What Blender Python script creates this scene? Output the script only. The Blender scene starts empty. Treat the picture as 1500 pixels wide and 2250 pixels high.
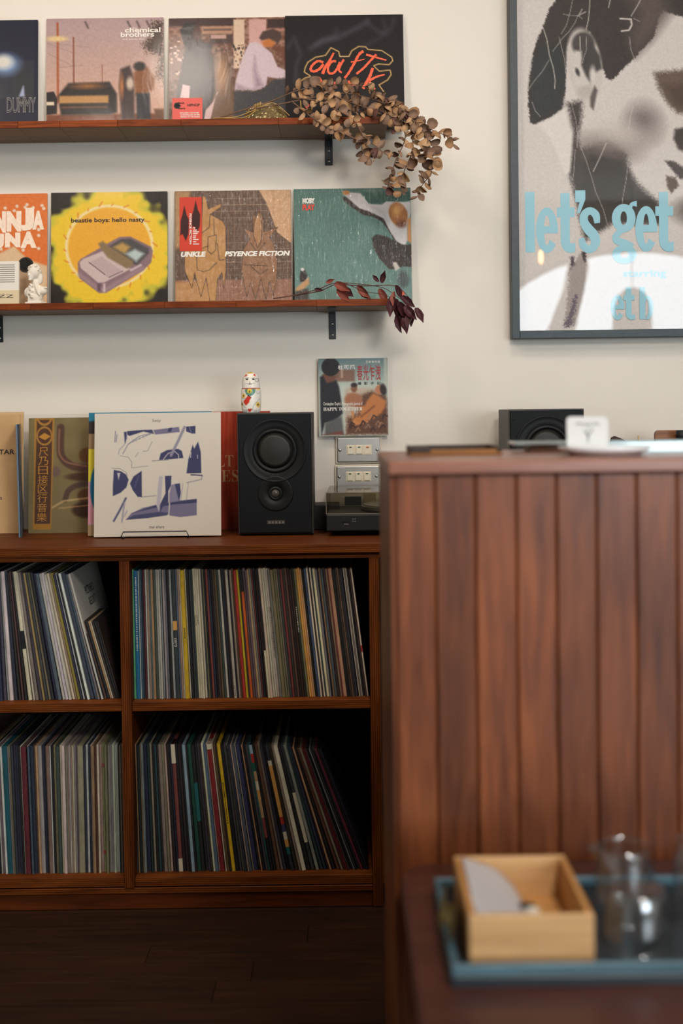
import bpy, bmesh, math, random
import numpy as np
from mathutils import Vector, Matrix, Euler
random.seed(7); rng = np.random.default_rng(7)
SC = bpy.context.scene
COL = SC.collection
R = math.radians

# ------------------------------------------------------------------ camera
CAMH = 1.19
F = 2700.0                                   # focal length in pixels of the 1500x2250 frame
PITCH, ROLL = R(1.4), R(-0.75)
HORIZON = 900.0
SH = (HORIZON - 1125 + F*math.tan(PITCH)) / 2250.0
cd = bpy.data.cameras.new('camera'); cam = bpy.data.objects.new('camera', cd); COL.objects.link(cam)
cd.sensor_fit = 'VERTICAL'; cd.sensor_height = 36; cd.sensor_width = 24
cd.lens = F/2250*36; cd.shift_y = SH; cd.clip_start = .05
CM = (Matrix.Rotation(R(90)-PITCH, 4, 'X') @ Matrix.Rotation(ROLL, 4, 'Z'))
cam.matrix_world = Matrix.Translation((0, 0, CAMH)) @ CM
cd.dof.use_dof = True; cd.dof.focus_distance = 3.18; cd.dof.aperture_fstop = 2.3
SC.camera = cam
def W(px, py, y):
    """point of the plane Y=y seen at pixel (px,py) of the 1500x2250 frame"""
    d = CM.to_3x3() @ Vector(((px-750)/F, (1125-py)/F + SH*2250/F, -1))
    return Vector((d.x*y/d.y, y, CAMH + d.z*y/d.y))

# ------------------------------------------------------------------ world, lights, exposure
SC.view_settings.view_transform = 'Standard'; SC.view_settings.look = 'None'
SC.view_settings.gamma = 1; SC.view_settings.exposure = 0.0
SC.cycles.max_bounces = 7; SC.cycles.diffuse_bounces = 3; SC.cycles.glossy_bounces = 3
SC.cycles.transmission_bounces = 7; SC.cycles.transparent_max_bounces = 8
SC.cycles.caustics_reflective = False; SC.cycles.caustics_refractive = False
SC.cycles.sample_clamp_indirect = 4.0
wd = bpy.data.worlds.new('world'); SC.world = wd; wd.use_nodes = True
wd.node_tree.nodes['Background'].inputs[0].default_value = (.75, .85, 1, 1)
wd.node_tree.nodes['Background'].inputs[1].default_value = .6
def area(name, loc, target, sx, sy, power, col, spread=180):
    l = bpy.data.lights.new(name, 'AREA'); l.shape = 'RECTANGLE'; l.size = sx; l.size_y = sy
    l.energy = power; l.color = col; l.spread = R(spread)
    o = bpy.data.objects.new(name, l); COL.objects.link(o); o.location = loc
    o.rotation_euler = (Vector(target)-Vector(loc)).to_track_quat('-Z', 'Y').to_euler()
    return o
def spot(name, loc, target, power, col, angle=120, radius=.06):
    l = bpy.data.lights.new(name, 'SPOT'); l.energy = power; l.color = col; l.spot_size = R(angle); l.spot_blend = 1; l.shadow_soft_size = radius
    o = bpy.data.objects.new(name, l); COL.objects.link(o); o.location = loc
    o.rotation_euler = (Vector(target)-Vector(loc)).to_track_quat('-Z', 'Y').to_euler(); return o
for i, (x, y) in enumerate(((-1.5, 2.05), (-.55, 2.2), (.45, 2.05), (1.5, 2.2), (-1.0, 1.5), (.25, 1.5))):
    spot('track_spot', (x, y, 2.66), (x, 3.37, 1.45), (23, 22, 18, 11, 22, 17)[i], (1, .875, .77), 125, .12)
area('foreground_fill', (.62, .25, 2.4), (.62, 1.35, .6), .4, .5, 31, (1, .93, .85))  # added fill for the foreground, no real lamp, kept out of the poster reflection
WINDOW_L = 15.0

# ------------------------------------------------------------------ helpers
def lin(c):
    c = np.asarray(c, float)/255.
    return np.where(c <= .04045, c/12.92, ((c+.055)/1.055)**2.4)
def L4(c): v = lin(c); return (float(v[0]), float(v[1]), float(v[2]), 1)
def M(name, col, rough=.5, metal=0, coat=0, mottle=0, mscale=30, bump=0, bscale=60, trans=0, ior=1.45,
      coat_rough=.1, stretch=(1, 1, 1), spec=.5, wrap=0):
    m = bpy.data.materials.new(name); m.use_nodes = True
    nt = m.node_tree; p = nt.nodes['Principled BSDF']
    p.inputs['Base Color'].default_value = L4(col); p.inputs['Roughness'].default_value = rough
    p.inputs['Metallic'].default_value = metal; p.inputs['Coat Weight'].default_value = coat
    p.inputs['Coat Roughness'].default_value = coat_rough
    p.inputs['Transmission Weight'].default_value = trans; p.inputs['IOR'].default_value = ior
    p.inputs['Specular IOR Level'].default_value = spec
    tc = nt.nodes.new('ShaderNodeTexCoord'); mp = nt.nodes.new('ShaderNodeMapping')
    mp.inputs['Scale'].default_value = stretch; nt.links.new(tc.outputs['Object'], mp.inputs['Vector'])
    if mottle:
        n = nt.nodes.new('ShaderNodeTexNoise'); n.inputs['Scale'].default_value = mscale; n.inputs['Detail'].default_value = 5
        nt.links.new(mp.outputs[0], n.inputs['Vector'])
        mr = nt.nodes.new('ShaderNodeMapRange'); mr.inputs[3].default_value = 1-mottle; mr.inputs[4].default_value = 1+mottle
        mr.inputs[1].default_value = .3; mr.inputs[2].default_value = .7
        nt.links.new(n.outputs[0], mr.inputs[0])
        mx = nt.nodes.new('ShaderNodeMix'); mx.data_type = 'RGBA'; mx.blend_type = 'MULTIPLY'; mx.inputs[0].default_value = 1
        mx.inputs[6].default_value = L4(col); nt.links.new(mr.outputs[0], mx.inputs[7])
        nt.links.new(mx.outputs[2], p.inputs['Base Color'])
    if bump:
        n = nt.nodes.new('ShaderNodeTexNoise'); n.inputs['Scale'].default_value = bscale; n.inputs['Detail'].default_value = 4
        nt.links.new(mp.outputs[0], n.inputs['Vector'])
        b = nt.nodes.new('ShaderNodeBump'); b.inputs['Strength'].default_value = bump; b.inputs['Distance'].default_value = .002
        nt.links.new(n.outputs[0], b.inputs['Height']); nt.links.new(b.outputs[0], p.inputs['Normal'])
    return m
def wood(name, c1, c2, axis='X', rough=.45, gs=9, coat=.0, ply=None, plys=300, var=.12, stain=0, spec=.5):
    """grain runs along axis; ply = axis across which plywood layers show"""
    m = bpy.data.materials.new(name); m.use_nodes = True; nt = m.node_tree; p = nt.nodes['Principled BSDF']
    tc = nt.nodes.new('ShaderNodeTexCoord'); mp = nt.nodes.new('ShaderNodeMapping')
    s = {'X': (1, 14, 14), 'Y': (14, 1, 14), 'Z': (14, 14, 1)}[axis]; mp.inputs['Scale'].default_value = s
    oi = nt.nodes.new('ShaderNodeObjectInfo')
    add = nt.nodes.new('ShaderNodeVectorMath'); add.operation = 'ADD'
    nt.links.new(tc.outputs['Object'], add.inputs[0])
    sc = nt.nodes.new('ShaderNodeVectorMath'); sc.operation = 'SCALE'; sc.inputs[0].default_value = (3, 5, 7)
    nt.links.new(oi.outputs['Random'], sc.inputs['Scale']); nt.links.new(sc.outputs[0], add.inputs[1])
    nt.links.new(add.outputs[0], mp.inputs['Vector'])
    n = nt.nodes.new('ShaderNodeTexNoise'); n.inputs['Scale'].default_value = gs; n.inputs['Detail'].default_value = 6
    n.inputs['Roughness'].default_value = .62; n.inputs['Distortion'].default_value = .6
    nt.links.new(mp.outputs[0], n.inputs['Vector'])
    r = nt.nodes.new('ShaderNodeValToRGB'); r.color_ramp.elements[0].position = .33; r.color_ramp.elements[1].position = .68
    r.color_ramp.elements[0].color = L4(c2); r.color_ramp.elements[1].color = L4(c1)
    nt.links.new(n.outputs[0], r.inputs[0]); out = r.outputs[0]
    def mult(sock, out):
        mx = nt.nodes.new('ShaderNodeMix'); mx.data_type = 'RGBA'; mx.blend_type = 'MULTIPLY'; mx.inputs[0].default_value = 1
        nt.links.new(out, mx.inputs[6]); nt.links.new(sock, mx.inputs[7]); return mx.outputs[2]
    mr = nt.nodes.new('ShaderNodeMapRange'); mr.inputs[3].default_value = 1-var; mr.inputs[4].default_value = 1+var
    nt.links.new(oi.outputs['Random'], mr.inputs[0]); out = mult(mr.outputs[0], out)
    if stain:
        n3 = nt.nodes.new('ShaderNodeTexNoise'); n3.inputs['Scale'].default_value = 3.5; n3.inputs['Detail'].default_value = 3
        nt.links.new(add.outputs[0], n3.inputs['Vector'])
        m3 = nt.nodes.new('ShaderNodeMapRange'); m3.inputs[1].default_value = .3; m3.inputs[2].default_value = .7
        m3.inputs[3].default_value = 1-stain; m3.inputs[4].default_value = 1+stain*.6
        nt.links.new(n3.outputs[0], m3.inputs[0]); out = mult(m3.outputs[0], out)
    if ply:
        wv = nt.nodes.new('ShaderNodeTexWave'); wv.wave_type = 'BANDS'; wv.bands_direction = ply
        wv.inputs['Scale'].default_value = plys; wv.inputs['Distortion'].default_value = 1.2; wv.inputs['Detail'].default_value = 1
        wv.inputs['Detail Scale'].default_value = .2
        nt.links.new(tc.outputs['Object'], wv.inputs['Vector'])
        m2 = nt.nodes.new('ShaderNodeMapRange'); m2.inputs[3].default_value = .45; m2.inputs[4].default_value = 1.15
        nt.links.new(wv.outputs['Fac'], m2.inputs[0]); out = mult(m2.outputs[0], out)
    nt.links.new(out, p.inputs['Base Color']); p.inputs['Roughness'].default_value = rough
    p.inputs['Coat Weight'].default_value = coat; p.inputs['Coat Roughness'].default_value = .25; p.inputs['Specular IOR Level'].default_value = spec
    b = nt.nodes.new('ShaderNodeBump'); b.inputs['Strength'].default_value = .12; b.inputs['Distance'].default_value = .002
    nt.links.new(n.outputs[0], b.inputs['Height']); nt.links.new(b.outputs[0], p.inputs['Normal'])
    return m
def emis(name, col, s):
    m = bpy.data.materials.new(name); m.use_nodes = True; p = m.node_tree.nodes['Principled BSDF']
    p.inputs['Base Color'].default_value = (0, 0, 0, 1); p.inputs['Emission Color'].default_value = L4(col)
    p.inputs['Emission Strength'].default_value = s; return m
def printmat(name, wrap=0.0, rough=.45, streak=(90, 1, 9), coat_rough=.09, cw=1.0, dist=.004):
    """flat print read from the point colours; wrap = crinkled clear film over it"""
    m = bpy.data.materials.new(name); m.use_nodes = True; nt = m.node_tree; p = nt.nodes['Principled BSDF']
    a = nt.nodes.new('ShaderNodeVertexColor'); a.layer_name = 'print'
    nt.links.new(a.outputs[0], p.inputs['Base Color']); p.inputs['Roughness'].default_value = rough; p.inputs['Specular IOR Level'].default_value = .2
    if wrap:
        p.inputs['Coat Weight'].default_value = cw; p.inputs['Coat Roughness'].default_value = coat_rough
        p.inputs['Coat IOR'].default_value = 1.5; p.inputs['Specular IOR Level'].default_value = .2
        tc = nt.nodes.new('ShaderNodeTexCoord'); mp = nt.nodes.new('ShaderNodeMapping'); mp.inputs['Scale'].default_value = streak
        n = nt.nodes.new('ShaderNodeTexNoise'); n.inputs['Scale'].default_value = 1.3; n.inputs['Detail'].default_value = 2.5
        n.inputs['Distortion'].default_value = 1.2
        nt.links.new(tc.outputs['Object'], mp.inputs['Vector']); nt.links.new(mp.outputs[0], n.inputs['Vector'])
        b = nt.nodes.new('ShaderNodeBump'); b.inputs['Strength'].default_value = wrap; b.inputs['Distance'].default_value = dist
        nt.links.new(n.outputs[0], b.inputs['Height']); nt.links.new(b.outputs[0], p.inputs['Coat Normal'])
    return m
def clearmat(name, tint=(255, 255, 255), gl=.06, rough=.05, bump=0, rf=.7):
    m = bpy.data.materials.new(name); m.use_nodes = True; nt = m.node_tree
    for n in list(nt.nodes):
        if n.type == 'BSDF_PRINCIPLED': nt.nodes.remove(n)
    o = [n for n in nt.nodes if n.type == 'OUTPUT_MATERIAL'][0]
    t = nt.nodes.new('ShaderNodeBsdfTransparent'); t.inputs[0].default_value = L4(tint)
    g = nt.nodes.new('ShaderNodeBsdfGlossy'); g.inputs['Roughness'].default_value = rough
    lw = nt.nodes.new('ShaderNodeLayerWeight'); lw.inputs[0].default_value = .5
    pw = nt.nodes.new('ShaderNodeMath'); pw.operation = 'POWER'; pw.inputs[1].default_value = 4; nt.links.new(lw.outputs['Facing'], pw.inputs[0])
    fr = nt.nodes.new('ShaderNodeMath'); fr.operation = 'MULTIPLY'; fr.inputs[1].default_value = rf; nt.links.new(pw.outputs[0], fr.inputs[0])
    mx = nt.nodes.new('ShaderNodeMixShader'); ad = nt.nodes.new('ShaderNodeMath'); ad.operation = 'ADD'; ad.inputs[1].default_value = gl
    nt.links.new(fr.outputs[0], ad.inputs[0]); nt.links.new(ad.outputs[0], mx.inputs[0])
    nt.links.new(t.outputs[0], mx.inputs[1]); nt.links.new(g.outputs[0], mx.inputs[2]); nt.links.new(mx.outputs[0], o.inputs[0])
    if bump:
        tc = nt.nodes.new('ShaderNodeTexCoord'); n = nt.nodes.new('ShaderNodeTexNoise'); n.inputs['Scale'].default_value = 25
        nt.links.new(tc.outputs['Object'], n.inputs['Vector'])
        b = nt.nodes.new('ShaderNodeBump'); b.inputs['Strength'].default_value = bump; b.inputs['Distance'].default_value = .01
        nt.links.new(n.outputs[0], b.inputs['Height']); nt.links.new(b.outputs[0], g.inputs['Normal'])
    return m

def link(name, me, mat=None, parent=None, loc=None, rot=None, smooth=False):
    if isinstance(me, bmesh.types.BMesh):
        b = me; me = bpy.data.meshes.new(name); b.normal_update(); b.to_mesh(me); b.free()
    o = bpy.data.objects.new(name, me); COL.objects.link(o)
    if mat is not None:
        me.materials.clear(); me.materials.append(mat)
    if smooth:
        for p in me.polygons: p.use_smooth = True
    if parent: o.parent = parent
    if loc is not None: o.location = loc
    if rot is not None: o.rotation_euler = rot
    return o
def tag(o, label, cat, group=None):
    o['label'] = label; o['category'] = cat
    if group: o['group'] = group
    return o
def thing(name, label, cat, loc=(0, 0, 0), rot=(0, 0, 0), group=None):
    o = bpy.data.objects.new(name, None); COL.objects.link(o); o.location = loc; o.rotation_euler = rot
    o.empty_display_size = .02
    return tag(o, label, cat, group)
def structure(o): o['kind'] = 'structure'; return o
def box(x0, x1, y0, y1, z0, z1, bev=0, bm=None, seg=1):
    b = bm or bmesh.new()
    r = bmesh.ops.create_cube(b, size=1)
    bmesh.ops.scale(b, vec=(x1-x0, y1-y0, z1-z0), verts=r['verts'])
    bmesh.ops.translate(b, vec=((x0+x1)/2, (y0+y1)/2, (z0+z1)/2), verts=r['verts'])
    if bev:
        es = list({e for v in r['verts'] for e in v.link_edges})
        bmesh.ops.bevel(b, geom=es, offset=bev, segments=seg, profile=.5, affect='EDGES')
    return b
def lathe(prof, n=40, axis='Z', cx=0, cy=0, cz=0, bm=None):
    """prof: (radius, distance along axis)"""
    b = bm or bmesh.new(); rings = []
    for r, d in prof:
        ring = []
        for i in range(n):
            a = 2*math.pi*i/n; c, s = math.cos(a)*r, math.sin(a)*r
            ring.append(b.verts.new((cx+c, cy+s, cz+d) if axis == 'Z' else (cx+c, cy+d, cz+s)))
        rings.append(ring)
    for a, c in zip(rings, rings[1:]):
        for i in range(n):
            try: b.faces.new((a[i], a[(i+1) % n], c[(i+1) % n], c[i]))
            except ValueError: pass
    for ring, rv in ((rings[0], prof[0][0]), (rings[-1], prof[-1][0])):
        if rv > 1e-6:
            try: b.faces.new(ring)
            except ValueError: pass
    bmesh.ops.remove_doubles(b, verts=b.verts, dist=1e-7)
    bmesh.ops.recalc_face_normals(b, faces=b.faces)
    return b
def lathe_open(prof, **k):
    """closed wall profile (last point joins the first), no caps"""
    b = lathe(list(prof)+[prof[0]], **k)
    return b
def tube(pts, r, n=7, bm=None, close=False, r1=None):
    b = bm or bmesh.new(); P = [Vector(p) for p in pts]; rings = []
    N = len(P)
    for i, p in enumerate(P):
        if close: d = P[(i+1) % N]-P[i-1]
        else: d = P[min(i+1, N-1)]-P[max(i-1, 0)]
        d.normalize(); u = d.orthogonal() if abs(d.z) > .98 else d.cross(Vector((0, 0, 1)))
        u.normalize(); v = d.cross(u)
        rr = r if r1 is None else r+(r1-r)*i/(N-1)
        rings.append([b.verts.new(p+(u*math.cos(2*math.pi*k/n)+v*math.sin(2*math.pi*k/n))*rr) for k in range(n)])
    pr = list(zip(rings, rings[1:])) + ([(rings[-1], rings[0])] if close else [])
    for a, c in pr:
        for k in range(n):
            b.faces.new((a[k], a[(k+1) % n], c[(k+1) % n], c[k]))
    if not close:
        b.faces.new(rings[0]); b.faces.new(rings[-1])
    bmesh.ops.recalc_face_normals(b, faces=b.faces)
    return b
def smoothpath(pts, k=6):
    P = [Vector(p) for p in pts]; out = []
    for i in range(len(P)-1):
        a, b, c, d = P[max(i-1, 0)], P[i], P[i+1], P[min(i+2, len(P)-1)]
        for j in range(k):
            t = j/k
            out.append(.5*((2*b)+(c-a)*t+(2*a-5*b+4*c-d)*t*t+(-a+3*b-3*c+d)*t**3))
    out.append(P[-1]); return out
def sp(P, k=5): return [(v.x, v.y) for v in smoothpath([(x, y, 0) for x, y in P], k)]
def prism(poly, y0, y1, bm=None):
    """polygon in xz extruded from y0 (front) to y1"""
    b = bm or bmesh.new()
    a = [b.verts.new((x, y0, z)) for x, z in poly]; c = [b.verts.new((x, y1, z)) for x, z in poly]
    b.faces.new(a); b.faces.new(c)
    for i in range(len(poly)):
        j = (i+1) % len(poly); b.faces.new((a[i], a[j], c[j], c[i]))
    bmesh.ops.recalc_face_normals(b, faces=b.faces); return b

def text_mesh(s, w, h, offset=0.0, shear=0.0, outline=0.0, spacing=1.0):
    """flat lettering fitted to w x h, lower left corner at the origin, in the XZ plane"""
    c = bpy.data.curves.new('lettering', 'FONT'); c.body = s; c.offset = offset; c.shear = shear
    c.space_character = spacing; c.resolution_u = 3
    if outline: c.fill_mode = 'NONE'; c.bevel_depth = outline; c.bevel_resolution = 0
    o = bpy.data.objects.new('lettering', c); COL.objects.link(o)
    me = bpy.data.meshes.new_from_object(o.evaluated_get(bpy.context.evaluated_depsgraph_get()))
    bpy.data.objects.remove(o)
    n = len(me.vertices); co = np.empty(n*3); me.vertices.foreach_get('co', co); co = co.reshape(-1, 3)
    if n:
        mn, mx = co.min(0), co.max(0)
        x = (co[:, 0]-mn[0])/max(mx[0]-mn[0], 1e-6)*w; z = (co[:, 1]-mn[1])/max(mx[1]-mn[1], 1e-6)*h
        out = np.stack([x, np.zeros(n), z], 1); me.vertices.foreach_set('co', out.ravel()); me.update()
    return me

# ------------------------------------------------------------------ print painter
class Art:
    def __init__(s, x0, y0, x1, y1, base, step=1.6):
        s.x0, s.y0, s.x1, s.y1 = x0, y0, x1, y1
        s.nx = int((x1-x0)/step)+1; s.ny = int((y1-y0)/step)+1
        s.X, s.Y = np.meshgrid(np.linspace(x0, x1, s.nx), np.linspace(y0, y1, s.ny))
        s.C = np.zeros((s.ny, s.nx, 3)); s.C[:] = base
    def mix(s, a, col):
        a = np.clip(a, 0, 1)[..., None]; s.C = s.C*(1-a)+np.asarray(col, float)*a; return s
    def noise(s, sx, sy, seed=0):
        g = np.random.default_rng(seed)
        gx, gy = int((s.x1-s.x0)/sx)+3, int((s.y1-s.y0)/sy)+3
        G = g.random((gy, gx)); u = (s.X-s.x0)/sx; v = (s.Y-s.y0)/sy
        i, j = u.astype(int), v.astype(int); fu, fv = u-i, v-j
        fu = fu*fu*(3-2*fu); fv = fv*fv*(3-2*fv)
        return (G[j, i]*(1-fu)+G[j, i+1]*fu)*(1-fv)+(G[j+1, i]*(1-fu)+G[j+1, i+1]*fu)*fv
    def mottle(s, amp=18, sx=3, sy=3, seed=0, mask=None):
        n = (s.noise(sx, sy, seed)-.5)*2*amp
        if mask is not None: n = n*mask
        s.C = np.clip(s.C+n[..., None], 0, 255); return s
    def vgrad(s, top, bot, ya, yb):
        t = np.clip((s.Y-ya)/(yb-ya), 0, 1)[..., None]; s.C = np.asarray(top, float)*(1-t)+np.asarray(bot, float)*t; return s
    def ell(s, cx, cy, rx, ry, col, soft=1.5, rot=0, a=1):
        c, q = math.cos(R(rot)), math.sin(R(rot)); dx, dy = s.X-cx, s.Y-cy
        u = (dx*c+dy*q)/rx; v = (-dx*q+dy*c)/ry
        d = (np.sqrt(u*u+v*v)-1)*min(rx, ry)
        return s.mix((.5-d/soft)*a if soft < 1e9 else a, col)
    def ring(s, cx, cy, rx, ry, w, col, soft=1.5, rot=0, a=1):
        c, q = math.cos(R(rot)), math.sin(R(rot)); dx, dy = s.X-cx, s.Y-cy
        u = (dx*c+dy*q)/rx; v = (-dx*q+dy*c)/ry
        d = np.abs((np.sqrt(u*u+v*v)-1)*min(rx, ry))-w/2
        return s.mix((.5-d/soft)*a, col)
    def sdf(s, P):
        d = np.full(s.X.shape, 1e9); ins = np.zeros(s.X.shape, bool); n = len(P)
        for i in range(n):
            ax, ay = P[i]; bx, by = P[(i+1) % n]; ex, ey = bx-ax, by-ay
            t = np.clip(((s.X-ax)*ex+(s.Y-ay)*ey)/(ex*ex+ey*ey+1e-9), 0, 1)
            d = np.minimum(d, np.hypot(s.X-ax-t*ex, s.Y-ay-t*ey))
            if ey != 0:
                cr = ((ay > s.Y) != (by > s.Y)) & (s.X < ex*(s.Y-ay)/ey+ax); ins ^= cr
        return np.where(ins, -d, d)
    def poly(s, P, col, soft=1.5, a=1, grain=0, seed=1):
        d = s.sdf(P)
        if grain: d = d+(s.noise(2, 2, seed)-.5)*2*grain
        return s.mix((.5-d/soft)*a, col)
    def rect(s, x0, y0, x1, y1, col, soft=1.2, a=1): return s.poly([(x0, y0), (x1, y0), (x1, y1), (x0, y1)], col, soft, a)
    def line(s, P, w, col, soft=1.2, a=1):
        d = np.full(s.X.shape, 1e9)
        for (ax, ay), (bx, by) in zip(P, P[1:]):
            ex, ey = bx-ax, by-ay
            t = np.clip(((s.X-ax)*ex+(s.Y-ay)*ey)/(ex*ex+ey*ey+1e-9), 0, 1)
            d = np.minimum(d, np.hypot(s.X-ax-t*ex, s.Y-ay-t*ey))
        return s.mix((.5-(d-w/2)/soft)*a, col)
    def mesh(s, name, scale, cx, yb, y=-.001, k=.86):
        """photo pixels -> local metres: x=(px-cx)/scale, z=(yb-py)/scale, facing -Y"""
        n = s.nx*s.ny
        v = np.stack([(s.X-cx)/scale, np.full(s.X.shape, y), (yb-s.Y)/scale], -1).reshape(-1, 3)
        idx = np.arange(n).reshape(s.ny, s.nx)
        f = np.stack([idx[:-1, :-1], idx[1:, :-1], idx[1:, 1:], idx[:-1, 1:]], -1).reshape(-1, 4)
        me = bpy.data.meshes.new(name); me.vertices.add(n); me.vertices.foreach_set('co', v.ravel())
        me.loops.add(f.size); me.loops.foreach_set('vertex_index', f.ravel())
        me.polygons.add(len(f)); me.polygons.foreach_set('loop_start', np.arange(len(f))*4)
        me.polygons.foreach_set('loop_total', np.full(len(f), 4)); me.update(calc_edges=True)
        ca = me.color_attributes.new('print', 'FLOAT_COLOR', 'POINT')
        c = np.concatenate([lin(np.clip(s.C, 0, 255)).reshape(-1, 3)*k, np.ones((n, 1))], 1)
        ca.data.foreach_set('color', c.ravel()); return me
def CV(pts, ox, oy, s): return [(ox+u/s, oy+v/s) for u, v in pts]

# ------------------------------------------------------------------ materials
mWall = M('wall_paint', (228, 220, 208), .85, mottle=.02, mscale=3, bump=.05, bscale=120)
mCeil = M('ceiling_paint', (215, 208, 198), .9)
mBlackMetal = M('black_metal', (26, 30, 34), .4, spec=.5, bump=.05)
mScrew = M('steel_screw', (170, 170, 165), .3, metal=1)
mShelf = wood('shelf_wood', (132, 108, 86), (104, 84, 66), 'X', .6, 7, var=.06)
mShelfEdge = wood('shelf_edge_wood', (142, 68, 26), (86, 35, 11), 'X', .5, 9, coat=0, spec=.15, var=.16)
mCabTop = wood('cabinet_top_wood', (122, 62, 20), (84, 38, 10), 'X', .5, 5, spec=.2)
mPlyH = wood('plywood_edge_h', (132, 70, 24), (86, 40, 11), 'X', .55, 6, ply='Z', plys=62, spec=.12)
mPlyV = wood('plywood_edge_v', (128, 66, 22), (84, 38, 10), 'Z', .55, 6, ply='X', plys=62, spec=.12)
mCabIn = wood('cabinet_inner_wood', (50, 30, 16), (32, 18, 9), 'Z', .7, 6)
mKick = wood('plinth_wood', (96, 44, 14), (64, 28, 8), 'X', .6, 5, spec=.15)
mPlank = wood('counter_plank_wood', (140, 77, 42), (90, 45, 22), 'Z', .45, 5, coat=.15, var=.16, stain=.34, spec=.35)
mCountTop = wood('counter_top_wood', (158, 98, 70), (118, 64, 42), 'X', .38, 6, coat=.3, stain=.2)
mFloor = wood('floor_plank_wood', (60, 33, 13), (36, 18, 6), 'X', .75, 5, var=.18, stain=.2, spec=.2)
mTable = wood('table_wood', (76, 36, 24), (48, 20, 13), 'X', .38, 5, coat=.2, stain=.2)
mPaper = M('white_paper', (226, 220, 208), .75)
mCard = M('cream_card', (214, 196, 160), .7)
mSleevePaper = M('sleeve_card', (190, 178, 160), .7)
mBlackPaper = M('black_card', (22, 22, 24), .6)
mPrintWrap = printmat('print_shrinkwrap', .22, streak=(160, 1, 18), coat_rough=.12, cw=.35, dist=.0015)
mPrintWrapS = printmat('print_shrinkwrap_strong', .85, streak=(95, 1, 15), coat_rough=.05, dist=.015, cw=.75)
mPrintSoft = printmat('print_matt', 0, rough=.6)
mPrintGloss = printmat('print_gloss', .12, streak=(12, 1, 6), cw=.3, coat_rough=.14)
mWhiteInk = M('white_ink', (232, 226, 216), .5)
mBlackInk = M('black_ink', (30, 26, 24), .6)
mGreyInk = M('grey_ink', (120, 115, 110), .6)
mOrangeInk = M('orange_ink', (232, 84, 38), .45, mottle=.15, mscale=90)
mCreamInk = M('cream_ink', (236, 196, 130), .5)
mRedInk = M('red_ink', (214, 62, 42), .5)
mBlueInk = M('blue_ink', (150, 200, 214), .6)
mGoldInk = M('gold_ink', (186, 132, 60), .4)
mClear = clearmat('clear_plastic_film', (248, 248, 248), .03, .12, bump=.15)
mGlassPane = clearmat('picture_glass', (255, 255, 255), .043, .008)
mAcrylic = clearmat('smoked_acrylic', (232, 230, 224), .03, .05)
mDull = M('dark_grey_mat', (30, 33, 38), .75)

# ------------------------------------------------------------------ room shell
WALL = 3.37
XL, XR, YF, ZC = -2.4, 4.0, -3.4, 2.85
structure(link('wall_back', box(XL-.1, XR+.1, WALL, WALL+.12, 0, ZC), mWall))
structure(link('wall_left', box(XL-.12, XL, YF, WALL, 0, ZC), mWall))
structure(link('wall_right', box(XR, XR+.12, YF, WALL, 0, ZC), mWall))
structure(link('ceiling', box(XL-.1, XR+.1, YF-.1, WALL+.1, ZC, ZC+.1), mCeil))
fl = structure(link('floor', box(XL, XR, YF, WALL, -.06, -.012), mFloor))
yy = 1.0
while yy < 3.3:                                     # floorboards seen in the photo
    xx = XL + random.uniform(-.9, -.1)
    while xx < 1.6:
        ln = random.uniform(.75, 1.25)
        a, b = max(xx, XL+.002), min(xx+ln, 1.6)
        if b-a > .05:
            link('floor_plank', box(-(b-a)/2, (b-a)/2, -.0445, .0445, -.012, random.uniform(-.0006, .0), .0005),
                 mFloor, fl, loc=((a+b)/2, yy+.045, 0))
        xx += ln+.0015
    yy += .0905
# wall behind the camera with an arched window opening
wx0, wx1, wzs, wz0 = 1.12, 3.74, 1.6, .8
bm = bmesh.new()
for a in ((XL, wx0, 0, ZC), (wx1, XR, 0, ZC), (wx0, wx1, 0, wz0)): box(a[0], a[1], YF-.12, YF, a[2], a[3], bm=bm)
N = 24; cxw = (wx0+wx1)/2; aw = (wx1-wx0)/2
arc = [(cxw-aw*math.cos(math.pi*i/N), wzs+.89*math.sin(math.pi*i/N)) for i in range(N+1)]
for (a, b_), (c, d) in zip(arc, arc[1:]): prism([(a, b_), (c, d), (c, ZC), (a, ZC)], YF, YF-.12, bm)
structure(link('wall_front', bm, mWall))
wn = structure(link('window_1', prism([(wx0, wz0), (wx1, wz0)]+arc[::-1], YF-.10, YF-.09), emis('daylit_glass', (226, 240, 250), WINDOW_L)))
fr = bmesh.new(); tube([(x, YF-.04, z) for x, z in [(wx0+.02, wz0+.02)]+[(cxw+(x-cxw)*.985, wzs+(z-wzs)*.98) for x, z in arc]+[(wx1-.02, wz0+.02)]], .03, 6, fr)
structure(link('window_frame', fr, mBlackMetal, wn))
# things by that window, seen only as reflections in the poster glass
t = thing('blocker_dome', 'dark dome added before the arched window to block its reflection', 'lamp', (2.2, -2.6, 1.65))  # added dome, shaped to cut a dark hole in the window reflection
link('dome_shell', lathe([(.15, 0), (.145, .18), (.13, .30), (.10, .38), (.04, .425), (.0, .43)], 32), mBlackMetal, t, smooth=True)
link('cord', tube([(0, 0, .42), (0, 0, ZC-1.6)], .004), mBlackMetal, t)

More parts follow.
